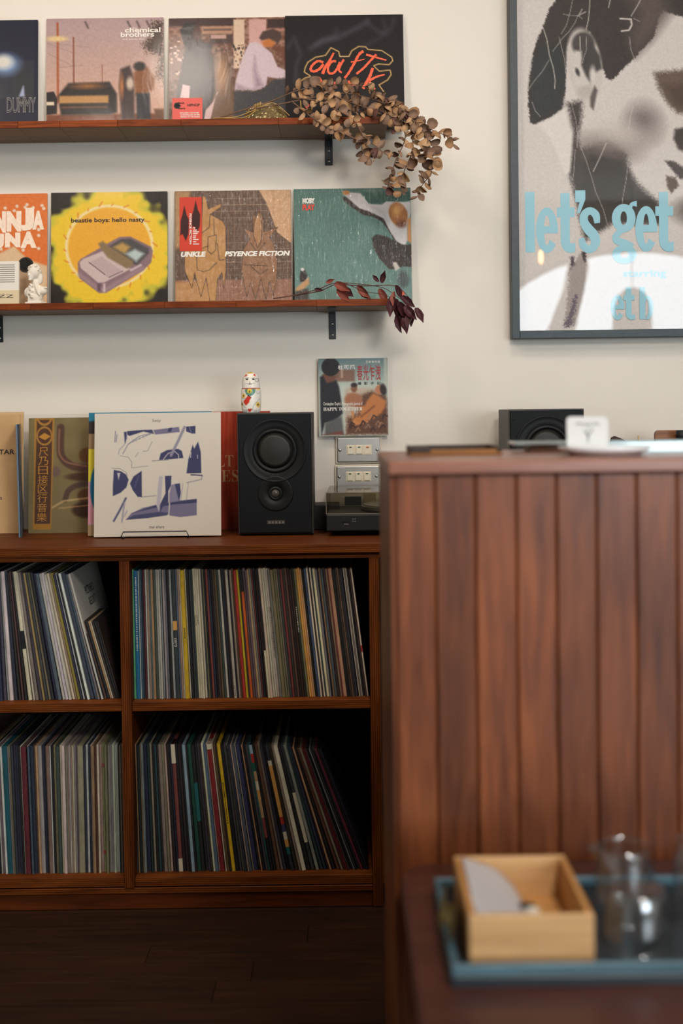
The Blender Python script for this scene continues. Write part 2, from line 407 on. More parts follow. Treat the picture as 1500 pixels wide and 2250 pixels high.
t = thing('pendant_bulb', 'small warm filament bulb hanging before the window wall', 'lamp', (1.337, -1.5, 2.14))
link('bulb', lathe([(0, 0), (.010, .004), (.013, .02), (.013, .075), (.009, .085), (0, .086)], 20), emis('bulb_filament_glass', (255, 196, 130), 45), t, smooth=True)
link('socket', lathe([(0, .086), (.014, .087), (.015, .13), (.004, .14), (0, .14)], 20), mBlackMetal, t, smooth=True); link('cord', tube([(0, 0, .139), (0, 0, ZC-2.141)], .003), mBlackMetal, t)
k_ = 9.94/2700
tag(link('reflection_blocker', prism([((x-750)*k_, (900-y)*k_+CAMH-1.8) for x, y in ((1285, 548), (1292, 600), (1264, 725), (1250, 820), (1170, 820), (1205, 725), (1238, 640), (1250, 580), (1268, 552))], -.01, .01),
         M('blocker_grey', (92, 84, 80), .9), loc=(0, -3.2, 1.8)), 'slim grey slanted strip added to block part of the arched window in reflections', 'reflection_blocker')  # added strip, outlined to leave a slanted dark gap in the reflected window
# ------------------------------------------------------------------ wall shelves
def bracket(px0, px1, pyt, pyb, label, shelf_z):
    a, b = W(px0, pyt, WALL-.004), W(px1, pyb, WALL-.004); cx, w = (a.x+b.x)/2, abs(b.x-a.x)
    t = thing('shelf_bracket', label, 'bracket', (cx, WALL, shelf_z), group='black shelf brackets')
    bm = box(-w/2, w/2, -.005, -.0005, b.z-shelf_z, -.0005, .0008)
    box(-w/2, w/2, -.165, -.005, -.0055, -.0005, .0008, bm)
    link('arm', bm, mBlackMetal, t)
    for q in (.45, .85):
        zz = (b.z-shelf_z)*q
        link('screw', lathe([(.0045, -.0052), (.004, -.0066), (.0, -.0072)], 12, 'Y', 0, 0, zz), mScrew, t, smooth=True)
    return t
def shelf(name, label, ptL, ptR, ybotpx, cuts):
    a = W(*ptL, 3.19); b = W(*ptR, 3.19); z1 = (a.z+b.z)/2; th = .0175
    xl, xr = XL+.25, b.x
    t = thing(name, label, 'shelf', ((xl+xr)/2, WALL, z1-th), group='wall shelves')
    xs = [xl]+[W(c, 300, 3.19).x for c in cuts]+[xr]
    for p, q in zip(xs, xs[1:]):
        o = link('board', box(p+.0002-(xl+xr)/2, q-.0002-(xl+xr)/2, -.1765, -.0005, 0, th, .0005), mShelf, t)
        link('edge_band', box(p+.0002-(xl+xr)/2, q-.0002-(xl+xr)/2, -.18, -.1766, 0.0002, th, .0006), mShelfEdge, t)
    return z1, z1-th, xr
Z1, Z1b, XE1 = shelf('wall_shelf', 'long dark brown upper wall shelf holding record sleeves and dried eucalyptus', (0, 267), (851, 255.5), 0, [40, 132, 258, 398, 612, 760])
Z2, Z2b, XE2 = shelf('wall_shelf', 'long dark brown lower wall shelf holding record sleeves and a plaster bust', (0, 666), (857, 657.5), 0, [60, 198, 355, 513, 690])
bracket(713, 731, 280, 363, 'black steel bracket under the right end of the upper shelf', Z1b)
bracket(722, 738, 672, 745, 'black steel bracket under the right end of the lower shelf', Z2b)
bracket(-9, 7, 685, 752, 'black steel bracket at the left photo edge under the lower shelf', Z2b)

# ------------------------------------------------------------------ framed poster
def make_poster():
    yb = 733.; s = F/3.345
    o0 = W(1139.5, yb-5, 3.345)
    cx = 1139.5
    t = thing('framed_poster', 'large black framed monochrome portrait poster with pale blue lettering', 'poster', (o0.x, 3.345, o0.z))
    X0, X1, Y0, Y1 = cx, 1660., -190., yb-5
    A = Art(X0, Y0, X1, Y1, (214, 205, 198), 1.7)
    hair = [(1150, -200), (1250, -60), (1233, 0), (1212, 29), (1199, 64), (1180, 107), (1173, 147), (1165, 200), (1165, 240), (1169, 275), (1180, 277),
            (1215, 262), (1238, 245), (1246, 205), (1248, 165), (1252, 110), (1300, 78), (1325, 150), (1336, 178), (1348, 184), (1367, 165), (1393, 141), (1415, 117), (1441, 91),
            (1449, 53), (1460, 35), (1500, 48), (1600, 60), (1640, -60), (1500, -160), (1350, -190)]
    A.poly(hair, (62, 55, 52), 3, grain=2.5)
    A.poly([(1330, -60), (1460, -20), (1480, 40), (1440, 95), (1400, 135), (1380, 100), (1400, 40)], (92, 80, 74), 26, .7)
    A.poly([(1190, 100), (1245, 110), (1240, 240), (1175, 270), (1168, 200), (1176, 140)], (56, 58, 58), 14, .8)
    # jaw, neck shadow
    A.poly([(1250, 232), (1282, 228), (1280, 270), (1272, 310), (1280, 330), (1340, 318), (1378, 345), (1388, 385), (1402, 408), (1432, 436), (1455, 458), (1455, 497), (1400, 497),
            (1348, 490), (1337, 501), (1319, 512), (1300, 520), (1289, 530), (1284, 524), (1281, 508), (1265, 433), (1250, 380), (1258, 330), (1262, 290)], (70, 62, 58), 14, grain=4)
    A.ell(1335, 330, 62, 26, (110, 98, 92), 34, 10, .8)
    A.poly([(1300, 345), (1370, 360), (1390, 420), (1440, 450), (1450, 495), (1340, 495), (1290, 520), (1270, 430)], (62, 55, 51), 12, grain=3)
    A.ell(1416, 280, 36, 40, (110, 98, 95), 44, -20, .85)
    A.ell(1372, 300, 60, 22, (196, 184, 176), 40, 0, .8)
    # ear
    A.ell(1288, 150, 38, 80, (205, 196, 188), 6, -8)
    A.ell(1286, 104, 25, 26, (78, 72, 70), 8)
    A.poly([(1300, 96), (1322, 130), (1326, 158), (1306, 170), (1300, 193), (1287, 178), (1278, 150), (1284, 120)], (70, 66, 64), 7)
    A.poly([(1268, 118), (1282, 120), (1281, 150), (1290, 172), (1302, 190), (1296, 205), (1268, 190), (1262, 150)], (210, 202, 194), 7)
    A.ell(1273, 165, 4, 9, (66, 62, 60), 4, -20)
    A.ell(1306, 172, 7, 18, (214, 206, 198), 7)
    A.ell(1290, 208, 17, 14, (190, 180, 172), 10)
    A.poly([(1300, 220), (1310, 195), (1316, 205), (1307, 248), (1300, 240)], (100, 90, 86), 6)
    # eye, nose, mouth
    A.poly([(1440, 168), (1500, 163), (1580, 165), (1600, 235), (1545, 262), (1490, 257), (1466, 232), (1448, 200)], (104, 86, 74), 12, grain=4)
    A.poly([(1462, 195), (1540, 190), (1580, 225), (1500, 250), (1478, 235)], (84, 66, 56), 16, .8)
    A.poly([(1484, 292), (1530, 285), (1560, 330), (1520, 350), (1492, 335), (1481, 312)], (66, 55, 50), 8, grain=2)
    A.poly([(1462, 360), (1480, 361), (1510, 380), (1560, 384), (1560, 400), (1495, 400), (1478, 380)], (74, 62, 58), 6, grain=2)
    A.poly([(1464, 392), (1486, 398), (1492, 415), (1476, 430), (1468, 420)], (92, 72, 60), 5, grain=2)
    A.ell(1550, 470, 60, 30, (90, 80, 74), 30)
    # pale paper edge beyond the neck
    A.poly([(1182, 276), (1215, 262), (1244, 242), (1262, 300), (1256, 380), (1245, 392), (1212, 308)], (224, 216, 208), 6, .8)
    # lower strip of clothing
    A.poly([(1275, 560), (1291, 555), (1290, 595), (1284, 640), (1262, 718), (1238, 722), (1248, 640), (1252, 590)], (168, 156, 150), 4, grain=4)
    A.poly([(1254, 568), (1262, 566), (1262, 585), (1254, 592)], (88, 78, 86), 4, grain=3)
    A.poly([(1278, 556), (1288, 558), (1287, 580), (1282, 576)], (76, 66, 68), 3, grain=2)
    A.poly([(1262, 650), (1250, 690), (1238, 718), (1252, 720), (1262, 690), (1270, 650)], (110, 100, 110), 3, .8, grain=5)
    # cracks in the old print
    cr = [[(620, 0), (590, 140), (560, 240), (515, 310)], [(755, 0), (750, 110), (740, 200), (722, 272)], [(535, 148), (590, 158), (655, 160), (690, 185)],
          [(655, 160), (630, 220), (580, 290), (520, 350), (500, 380), (445, 450)], [(370, 255), (400, 350), (420, 480), (450, 580), (465, 680), (460, 750)],
          [(415, 520), (360, 610), (290, 690), (250, 750), (190, 840)], [(500, 330), (520, 420), (545, 520), (550, 620), (570, 700), (590, 800), (605, 910), (630, 1000), (645, 1130), (640, 1230)],
          [(1190, 0), (1140, 90), (1090, 170)], [(1005, 185), (1080, 200), (1095, 250), (1080, 280), (1010, 295)], [(1110, 190), (1160, 215)], [(930, 0), (905, 100)],
          [(275, 860), (300, 930), (340, 975)], [(720, 330), (725, 430), (700, 500), (690, 545)], [(670, 330), (672, 440)], [(1075, 340), (1085, 440), (1120, 530)],
          [(665, 1220), (710, 1330), (760, 1490), (790, 1600), (850, 1740), (885, 1870)], [(880, 1200), (820, 1330), (770, 1430)], [(1060, 1330), (1040, 1500), (1010, 1650), (1005, 1720)],
          [(1100, 900), (1075, 1000), (1065, 1100)], [(690, 110), (660, 160), (720, 130)], [(600, 1500), (610, 1440), (625, 1250)]]
    for i, c in enumerate(cr):
        A.line(CV(c, 1100, 0, 3.75), 1.0+.8*(i % 3 == 1), (214, 204, 194), 1.6, .85)
    A.line(CV([(1000, 190), (1090, 195), (1095, 240), (1070, 285), (1010, 290)], 1100, 0, 3.75), 3.2, (214, 204, 194), 1.6, .9)
    A.mottle(7, 2, 2, 5)
    link('poster_print', A.mesh('poster_print', s, cx, Y1, 0.0, .95), mPrintSoft, t)
    w, h = (X1-X0)/s, (Y1-Y0)/s
    link('backing_board', box(0, w, .001, .012, 0, h), mPaper, t)
    # lettering
    bm = bmesh.new()
    dz = [0]
    def face(P):
        dz[0] += 1
        f = bm.faces.new([bm.verts.new(((x-cx)/s, -.0006-dz[0]*.000004, (Y1-y)/s)) for x, y in P]); f.normal_update()
        if f.normal.y > 0: f.normal_flip()
    def ringsec(c, ro, ri, a0, a1, n=22):
        """elliptic ring sector, degrees, 0 = right, 90 = up"""
        o = [(c[0]+ro[0]*math.cos(R(a)), c[1]-ro[1]*math.sin(R(a))) for a in np.linspace(a0, a1, n)]
        q = [(c[0]+ri[0]*math.cos(R(a)), c[1]-ri[1]*math.sin(R(a))) for a in np.linspace(a0, a1, n)]
        for k in range(n-1): face([o[k], o[k+1], q[k+1], q[k]])
    def ribbon(P, ws):
        P = sp(P, 6); n = len(P); ws = np.interp(np.linspace(0, 1, n), np.linspace(0, 1, len(ws)), ws); e = []
        for k, (x, y) in enumerate(P):
            a, b = P[max(k-1, 0)], P[min(k+1, n-1)]; dx, dy = b[0]-a[0], b[1]-a[1]; l = math.hypot(dx, dy) or 1
            e.append(((x-dy/l*ws[k]/2, y+dx/l*ws[k]/2), (x+dy/l*ws[k]/2, y-dx/l*ws[k]/2)))
        for p, q in zip(e, e[1:]): face([p[0], p[1], q[1], q[0]])
    def gl(ch, ox, oy, kx=1, ky=1):
        """ox = left edge, oy = base line; drawn for the large line, kx ky shrink it"""
        T_ = lambda L_: [(ox+x*kx, oy+y*ky) for x, y in L_]
        C = lambda x, y: (ox+x*kx, oy+y*ky); S_ = lambda a, b: (a*kx, b*ky)
        if ch == 'l': face(T_([(0, -132), (21, -132), (21, 0), (0, 0)]))
        elif ch == 'e':
            ringsec(C(24, -48), S_(24, 50), S_(6.5, 33), -8, 330-8 if False else 322); face(T_([(16, -57), (48, -57), (48, -41), (16, -41)]))
        elif ch == 't':
            face(T_([(8, -128), (28, -128), (28, -24), (8, -24)])); face(T_([(0, -97), (39, -97), (39, -76), (0, -76)])); ringsec(C(29, -24), S_(21, 26), S_(1, 4), 180, 290); face(T_([(29, -18), (40, -20), (40, 0), (33, 1.5)]))
        elif ch == "'": face(T_([(0, -134), (22, -134), (22, -114), (10, -84), (3, -84), (9, -108), (0, -108)]))
        elif ch == 's': ribbon([C(40, -62), C(37, -80), C(25, -89), C(13, -82), C(11, -66), C(20, -50), C(32, -36), C(36, -20), C(28, -7), C(18, -6), C(9, -14), C(5, -30)], [12*kx, 17*kx, 16*kx, 17*kx, 19*kx, 22*kx, 22*kx, 20*kx, 17*kx, 17*kx, 16*kx, 12*kx])
        elif ch == 'g':
            ringsec(C(26, -72), S_(26, 31), S_(7, 15), 0, 360, 30); ribbon([C(40, -92), C(44, -102), C(55, -103)], [8*kx, 8*kx, 13*kx])
            ribbon([C(22, -46), C(9, -34), C(10, -24), C(28, -17), C(44, -8)], [12*kx, 14*kx, 16*kx, 17*kx, 17*kx]); ringsec(C(27, 7), S_(27, 21), S_(9, 8), 0, 360, 30)
        elif ch == 'b': face(T_([(0, -128), (20, -128), (20, 0), (0, 0)])); ringsec(C(26, -46), S_(23, 48), S_(6, 32), -100, 150)
        elif ch == 'o': ringsec(C(24, -48), S_(24, 50), S_(6.5, 33), 0, 360, 30)
    for ch, ox in (('l', 1155.5), ('e', 1179), ('t', 1225), ("'", 1265.5), ('s', 1273), ('g', 1345), ('e', 1396), ('t', 1440), ('l', 1503), ('o', 1526), ('s', 1575), ('t', 1618)): gl(ch, ox, 556)
    for ch, ox in (('e', 1341), ('t', 1369), ('b', 1404)): gl(ch, ox, 705, .62, .55)
    me = text_mesh('starring', 96/s, 20/s, offset=.03); me.transform(Matrix.Translation(((1368-cx)/s, -.0006, (Y1-617)/s))); bm.from_mesh(me)
    link('lettering', bm, mBlueInk, t)
    # frame
    fw, gp = 17/s, 0.0
    mF = M('poster_frame_black', (42, 52, 57), .45, mottle=.12, mscale=60)
    for a, b in ((-fw, 0), (w, w+fw)): link('frame_stile', box(a, b, -.022, .02, -fw, h+fw, .001), mF, t)
    for a, b in ((-fw, 0), (h, h+fw)): link('frame_rail', box(0, w, -.022, .02, a, b, .001), mF, t)
    bm = bmesh.new(); bm.faces.new([bm.verts.new(v) for v in ((.0005, -.009, .0005), (w-.0005, -.009, .0005), (w-.0005, -.009, h-.0005), (.0005, -.009, h-.0005))])
    link('glass', bm, mGlassPane, t)
make_poster()

# ------------------------------------------------------------------ record sleeves on show
def sleeve(name, label, x0, y0, x1, ybase, y, lean, art, texts=(), mat=None, cardmat=None, cat='record', th=.005, group=None, z=None, tilt=0, bag=None, hgt=None, cxpx=None):
    """x0..x1,y0 = photo pixels of the front face at plane y; z = resting height"""
    s = F/y; cx = (x0+x1)/2; w = (x1-x0)/s
    p = W(cx, ybase, y)
    zz = p.z if z is None else z
    h = hgt or w
    yb = ybase + 0.0
    # where the resting height falls in pixels
    pz = ybase + (p.z-zz)*s
    t = thing(name, label, cat, (p.x, y, zz), (-lean, tilt, 0), group)
    link('sleeve_card' if cat == 'record' else 'card', box(-w/2, w/2, 0, th, 0, h, .0006), cardmat or mSleevePaper, t)
    A = art(pz, pz-h*s)
    link('cover_print', A.mesh('cover_print', s, cx, pz, -.0006), mat or mPrintWrap, t)
    groups = {}
    for tx in texts:
        st, a0, b0, a1, b1, m = tx[:6]; kw = tx[6] if len(tx) > 6 else {}
        me = text_mesh(st, (a1-a0)/s, (b1-b0)/s, **kw)
        ytx = -.0012
        me.transform(Matrix.Translation(((a0-cx)/s, ytx, (pz-b1)/s)))
        groups.setdefault(m.name, (bmesh.new(), m))[0].from_mesh(me)
    for k, (b, m) in groups.items(): link('lettering', b, m, t)
    if bag:
        link('plastic_sleeve', box(-w/2+bag[0], w/2+bag[1], -.0025, th+.002, 0, h+bag[2]), mClear, t)
    t['s'] = s; t['cx'] = cx; t['pz'] = pz
    return t
def patch(t, name, x0, y0, x1, y1, mat, d=.0014, th=.0004, art=None, rot=0):
    s, cx, pz = t['s'], t['cx'], t['pz']
    if art is not None:
        return link(name, art.mesh(name, s, cx, pz, -d), mat, t)
    return link(name, box((x0-cx)/s, (x1-cx)/s, -d, -d+th, (pz-y1)/s, (pz-y0)/s), mat, t)
def ptext(t, st, x0, y0, x1, y1, mat, d=.0022, **kw):
    s, cx, pz = t['s'], t['cx'], t['pz']
    me = text_mesh(st, (x1-x0)/s, (y1-y0)/s, **kw); me.transform(Matrix.Translation(((x0-cx)/s, -d, (pz-y1)/s)))
    return link('lettering', me, mat, t)
def film(t, a, b, c, d):
    bm = bmesh.new(); bm.faces.new([bm.verts.new(v) for v in ((a, -.003, c), (b, -.003, c), (b, -.003, d), (a, -.003, d))])
    return link('plastic_sleeve', bm, mClear, t)
YS = 3.335; LEAN = R(5.2)
SH1 = 'record sleeves on the upper shelf'; SH2 = 'record sleeves on the lower shelf'

def art_dummy(pz, pt):
    A = Art(-174, pt, 81, pz, (30, 32, 52), 1.8)
    A.rect(-174, 130, 73, 216, (44, 46, 58), 2)
    A.ell(10, 140, 30, 22, (120, 150, 190), 22); A.ell(6, 134, 20, 15, (222, 216, 205), 14)
    A.ell(50, 195, 18, 40, (52, 52, 46), 20, 0, .5)
    A.poly([(49, 188), (51, 188), (53, 212), (40, 212)], (160, 170, 195), 4)
    A.rect(74, pt, 81, pz, (24, 26, 50), 2); return A
sleeve('record_sleeve', 'navy record sleeve with outlined capitals at the left end of the upper shelf', -174, 45, 81, 266, YS, LEAN, art_dummy,
       [('DUMMY', 14, 214, 77, 248, mWhiteInk, dict(outline=.012, spacing=.95))], mPrintGloss, mBlackPaper, group=SH1, z=Z1)

def art_car(pz, pt):
    A = Art(102, pt, 359, pz, (190, 160, 152)); A.vgrad((178, 152, 152), (206, 164, 142), pt, 230)
    A.rect(102, 250, 359, pz, (120, 66, 40), 6); A.rect(102, 262, 359, pz, (110, 60, 38), 5)
    for x, w, y, c in ((126, 5, 45, (170, 92, 54)), (161, 3.5, 78, (140, 84, 66)), (224, 2.5, 140, (160, 110, 92))): A.line([(x, y), (x+1.5, 222)], w, c, 2)
    for a, b in (((104, 90), (160, 112)), ((104, 112), (160, 142)), ((126, 145), (180, 140)), ((128, 92), (200, 100))): A.line([a, b], .8, (130, 104, 100), 1.5, .6)
    A.ell(125, 80, 22, 6, (226, 196, 140), 5)
    # dark rounded mass low on the left, gold band across it
    A.poly([(102, 200), (118, 198), (126, 214), (125, 248), (102, 250)], (34, 30, 30), 3)
    A.rect(102, 221, 119, 229, (226, 206, 180), 2)
    A.poly([(150, 180), (240, 178), (256, 205), (257, 246), (240, 251), (134, 251), (127, 208)], (40, 34, 32), 6)
    A.ell(192, 187, 34, 7, (150, 98, 56), 8, 0, .8); A.rect(130, 208, 238, 225, (188, 140, 84), 5); A.rect(135, 232, 235, 236, (150, 96, 60), 5, .7)
    # one tall dark and tan mass on the right
    A.poly([(264, 150), (284, 142), (294, 170), (295, 262), (266, 262), (261, 190)], (66, 50, 48), 7)
    A.ell(285, 182, 8, 14, (206, 184, 164), 7); A.ell(267, 188, 4, 22, (182, 116, 68), 6)
    A.poly([(293, 160), (304, 144), (324, 146), (338, 172), (336, 196), (318, 206), (297, 208)], (136, 82, 46), 7); A.ell(306, 144, 13, 10, (40, 32, 30), 6)
    A.poly([(298, 204), (328, 204), (330, 262), (300, 262)], (46, 46, 50), 6)
    A.poly([(335, 45), (359, 45), (359, 185), (345, 165), (350, 120), (320, 108), (314, 92), (330, 80)], (74, 56, 44), 12, grain=9, seed=3)
    for x in (187, 280, 300, 322, 345): A.line([(x, 43), (x+6, 56)], 3, (60, 46, 40), 5, .8)
    A.poly([(338, 240), (359, 240), (359, 262), (340, 260)], (104, 66, 44), 6)
    A.mottle(6, 3, 3, 2); return A
sleeve('record_sleeve', 'hazy pink sunset record sleeve with a dark car mass, second on the upper shelf', 102, 43, 359, 264, YS, LEAN, art_car,
       [('the', 290, 56, 300, 60, mWhiteInk), ('chemical', 274, 57, 352, 68, mWhiteInk, dict(offset=.02)), ('brothers', 265, 67, 338, 78, mWhiteInk, dict(offset=.02)),
        ('exit planet dust', 269, 81, 318, 85.5, mWhiteInk)], mPrintGloss, None, group=SH1, z=Z1)

def art_shop(pz, pt):
    A = Art(372, pt, 628+12, pz, (128, 88, 70)); A.vgrad((140, 98, 80), (86, 58, 42), pt, 262)
    A.mottle(34, 7, 5, 4); A.rect(372, pt, 520, 52, (66, 44, 40), 4); A.rect(440, 53, 512, 70, (176, 134, 108), 3); A.rect(448, 58, 510, 63, (110, 82, 68), 2)
    A.rect(514, 38, 538, 148, (214, 184, 158), 3); A.rect(548, 38, 586, 100, (206, 160, 152), 4); A.rect(588, 38, 640, 58, (60, 40, 38), 5); A.rect(588, 60, 640, 66, (170, 120, 104), 3)
    A.rect(462, 72, 512, 92, (70, 48, 42), 4); A.rect(464, 72, 498, 81, (190, 150, 138), 3)
    A.poly([(372, 100), (412, 100), (412, 160), (372, 175)], (120, 86, 72), 6, grain=5)
    for i in range(46):
        x = 374+rng.random()*45; y = 84+rng.random()*75; A.rect(x, y, x+3+rng.random()*4, y+3+rng.random()*3, [(214, 176, 160), (90, 54, 46), (236, 204, 190)][i % 3], 1.2)
    for i in range(60):
        x = 470+rng.random()*70; y = 92+rng.random()*52; A.rect(x, y, x+2+rng.random()*4, y+2+rng.random()*4, [(150, 110, 90), (44, 34, 30), (80, 60, 50)][i % 3], 1.2)
    A.poly([(472, 122), (500, 118), (512, 190), (520, 262), (455, 262)], (108, 78, 56), 9); A.ell(487, 160, 12, 36, (168, 122, 86), 14)
    # large dark mass, left; pale lilac mass, right
    A.poly([(396, 60), (410, 42), (436, 44), (442, 66), (440, 80), (462, 98), (470, 130), (472, 200), (462, 232), (452, 262), (384, 262), (390, 190), (404, 120), (408, 100)], (40, 34, 33), 5)
    A.ell(434, 68, 9, 20, (84, 50, 42), 8); A.ell(446, 98, 22, 10, (52, 48, 46), 6)
    A.poly([(548, 92), (562, 88), (580, 100), (598, 115), (610, 145), (640, 160), (640, 172), (610, 172), (588, 168), (584, 190), (560, 199), (516, 196), (518, 175), (528, 140), (540, 108)], (206, 184, 190), 4)
    A.poly([(560, 120), (566, 160), (580, 188), (560, 196), (556, 150)], (150, 126, 138), 10, .7); A.poly([(520, 180), (540, 190), (570, 196), (516, 199)], (166, 142, 152), 6, .6)
    A.poly([(570, 80), (578, 66), (600, 60), (618, 68), (620, 82), (610, 92), (590, 84), (576, 86)], (74, 54, 48), 4); A.poly([(574, 88), (592, 82), (606, 90), (600, 102), (582, 100)], (190, 112, 56), 6)
    A.poly([(600, 100), (640, 96), (640, 135), (620, 128)], (110, 66, 50), 5, grain=6); A.poly([(516, 199), (570, 198), (600, 175), (628, 170), (628, 262), (512, 262)], (58, 56, 58), 6, grain=3)
    A.poly([(480, 200), (476, 202), (462, 262), (448, 262), (452, 240), (466, 225)], (206, 172, 168), 2.5); A.poly([(402, 182), (418, 186), (416, 214), (396, 212)], (206, 172, 172), 2.5)
    A.mottle(7, 2, 2, 9); return A
t = sleeve('record_sleeve', 'brown record sleeve with lilac jumper shape and red sticker, behind the black one', 372, 39, 640, 262, YS+.003, LEAN, art_shop, [], mPrintGloss, None, group=SH1, z=Z1, hgt=.315)
patch(t, 'sticker', 379, 213, 445, 270, M('sticker_red', (206, 60, 42), .4))
for st, a, b, c, d, m in (('Back', 392, 222, 406, 226, mBlackInk), ('To', 392, 228, 398, 232, mBlackInk), ('Black', 392, 234, 408, 238, mBlackInk), ('HIPHOP', 412, 226, 439, 232, mBlackInk),
                          ('INCLUDES A VOUCHER', 396, 245, 437, 248, mWhiteInk), ('TO DOWNLOAD AN MP3', 396, 249.5, 439, 252.5, mWhiteInk), ('VERSION OF THE ALBUM', 396, 254, 439, 257, mWhiteInk)):
    ptext(t, st, a, b, c, d, m, offset=.02)
s_, cx_, pz_ = t['s'], t['cx'], t['pz']
link('emblem', lathe([(7/s_, 0), (7/s_, -.0004), (4/s_, -.0004), (4/s_, 0)], 24, 'Y', (389.5-cx_)/s_, -.0016, (pz_-230)/s_), mBlackInk, t)

def art_black(pz, pt):
    A = Art(629, pt, 888, pz, (32, 28, 28))
    for P, w, a in (([(685, 102), (712, 84), (745, 78), (790, 56), (810, 42)], 9, .55), ([(810, 48), (830, 64), (850, 72), (862, 60), (868, 40)], 7, .4), ([(845, 40), (850, 62), (838, 80), (800, 100)], 6, .35),
                    ([(634, 100), (648, 78), (656, 98), (662, 116), (652, 140), (650, 175)], 5, .5), ([(742, 64), (734, 78), (700, 92)], 12, .3)): A.line(P, w, (92, 88, 104), 14, a)
    A.mottle(3, 2, 2, 3)
    out = [(682, 163), (670, 155), (672, 145), (678, 133), (695, 122), (717, 118), (729, 101), (746, 110), (748, 121), (768, 121), (775, 108), (790, 99), (805, 100), (810, 106), (840, 109), (862, 124), (864, 132), (856, 141), (832, 139),
           (822, 143), (834, 155), (858, 153), (860, 163), (852, 175), (833, 186), (846, 205)]
    A.line(out, 2.0, (236, 190, 120), 1.6); A.line([(684, 165), (672, 168), (662, 175)], 2, (236, 190, 120), 1.6); A.line([(661, 218), (662, 236), (672, 242), (685, 238), (690, 222)], 2, (230, 184, 100), 1.6)
    return A
t = sleeve('record_sleeve', 'black satin record sleeve with orange brush lettering, rightmost on the upper shelf', 629, 31, 888, 258, YS-.006, LEAN, art_black, [], mPrintSoft, mBlackPaper, th=.006, group=SH1, z=Z1, hgt=.315)
def strokes(t, segs, mat, name='lettering', d=.0016):
    s, cx, pz = t['s'], t['cx'], t['pz']; bm = bmesh.new(); k = 0
    for P, w0, w1 in segs:
        P = [((x-cx)/s, (pz-y)/s) for x, y in P]; n = len(P); lv = []; k += 1
        for i, (x, z) in enumerate(P):
            a, b = P[max(i-1, 0)], P[min(i+1, n-1)]; dx, dz = b[0]-a[0], b[1]-a[1]; L_ = math.hypot(dx, dz) or 1
            w = (w0+(w1-w0)*i/(n-1))/2/s*(1+.15*math.sin(i*2.3+k))
            lv.append((bm.verts.new((x-dz/L_*w, -d-k*.00001, z+dx/L_*w)), bm.verts.new((x+dz/L_*w, -d-k*.00001, z-dx/L_*w))))
        for p, q in zip(lv, lv[1:]): bm.faces.new((p[0], p[1], q[1], q[0]))
    return link(name, bm, mat, t)
strokes(t, [(sp([(712, 134), (700, 131), (688, 140), (684, 150), (692, 154), (704, 148), (712, 138)]), 5, 6), (sp([(735, 113), (727, 128), (716, 145), (710, 160)]), 4, 7),
            (sp([(740, 132), (730, 133), (722, 146), (724, 158), (734, 158), (742, 148), (748, 134)]), 5, 5), (sp([(757, 128), (750, 140), (746, 152), (752, 158)]), 5, 4), (sp([(800, 110), (790, 118), (778, 140), (766, 160), (758, 170)]), 6, 5),
            (sp([(772, 134), (786, 132), (802, 128)]), 3, 2), (sp([(806, 118), (820, 122), (836, 127), (850, 131)]), 5, 3), (sp([(828, 118), (812, 135), (800, 148), (784, 161)]), 5, 5),
            (sp([(820, 148), (814, 165), (806, 180), (798, 194)]), 6, 7), (sp([(846, 163), (828, 168), (812, 176)]), 3, 6), (sp([(812, 178), (818, 188), (824, 196)]), 5, 4),
            (sp([(690, 172), (700, 168), (706, 176), (696, 184)]), 5, 5), (sp([(766, 176), (772, 186), (780, 182), (786, 172)]), 5, 5), (sp([(726, 176), (724, 190), (734, 190), (738, 178)]), 5, 5)], mOrangeInk)
strokes(t, [(sp([(672, 224), (678, 230), (672, 234)]), 5, 5)], mOrangeInk)

# lower shelf
def art_orange(pz, pt):
    A = Art(-152, pt, 103, pz, (226, 118, 52), 1.8)
    A.poly([(-10, 560), (30, 540), (60, 570), (103, 585), (103, pz), (-10, pz)], (224, 190, 150), 5)
    A.poly([(40, 590), (60, 575), (75, 600), (60, 640), (44, 650)], (190, 160, 130), 4, .7)
    for i in range(18):
        x = 0+rng.random()*98; y = 446+rng.random()*105
        if not (455 < y < 545 and x < 92): A.ell(x, y, 3.5, 3.5, (238, 214, 190), 1.5)
    for x, y in ((58, 448), (36, 451), (30, 461), (95, 457), (84, 504), (84, 517), (50, 549), (84, 546), (10, 455), (22, 470)): A.ell(x, y, 3.6, 3.6, (238, 214, 190), 1.6)
    A.mottle(5, 4, 4, 2); return A
t = sleeve('record_sleeve', 'orange record sleeve with white bubble letters behind the plaster bust', -152, 427, 103, 666, YS, LEAN, art_orange, [], mPrintWrap, None, group=SH2, z=Z2)
mBub = M('bubble_white', (238, 216, 194), .5, mottle=.08, mscale=120)
for ch, a, b, c, d in (('I', -36, 458, -20, 510), ('N', -14, 462, 12, 510), ('N', 13, 462, 46, 508), ('J', 44, 455, 74, 506), ('A', 70, 462, 96, 504), ('T', -40, 512, -18, 545), ('U', -16, 512, 8, 545), ('N', 10, 510, 44, 543), ('A', 44, 508, 80, 545)):
    ptext(t, ch, a, b, c, d, mBub, offset=.09, d=.0014)
s_, cx_, pz_ = t['s'], t['cx'], t['pz']
link('emblem', lathe([(17/s_, 0), (17/s_, -.0008), (13.5/s_, -.0008), (13.5/s_, 0)], 28, 'Y', (56-cx_)/s_, -.0012, (pz_-582)/s_), mBlackInk, t)

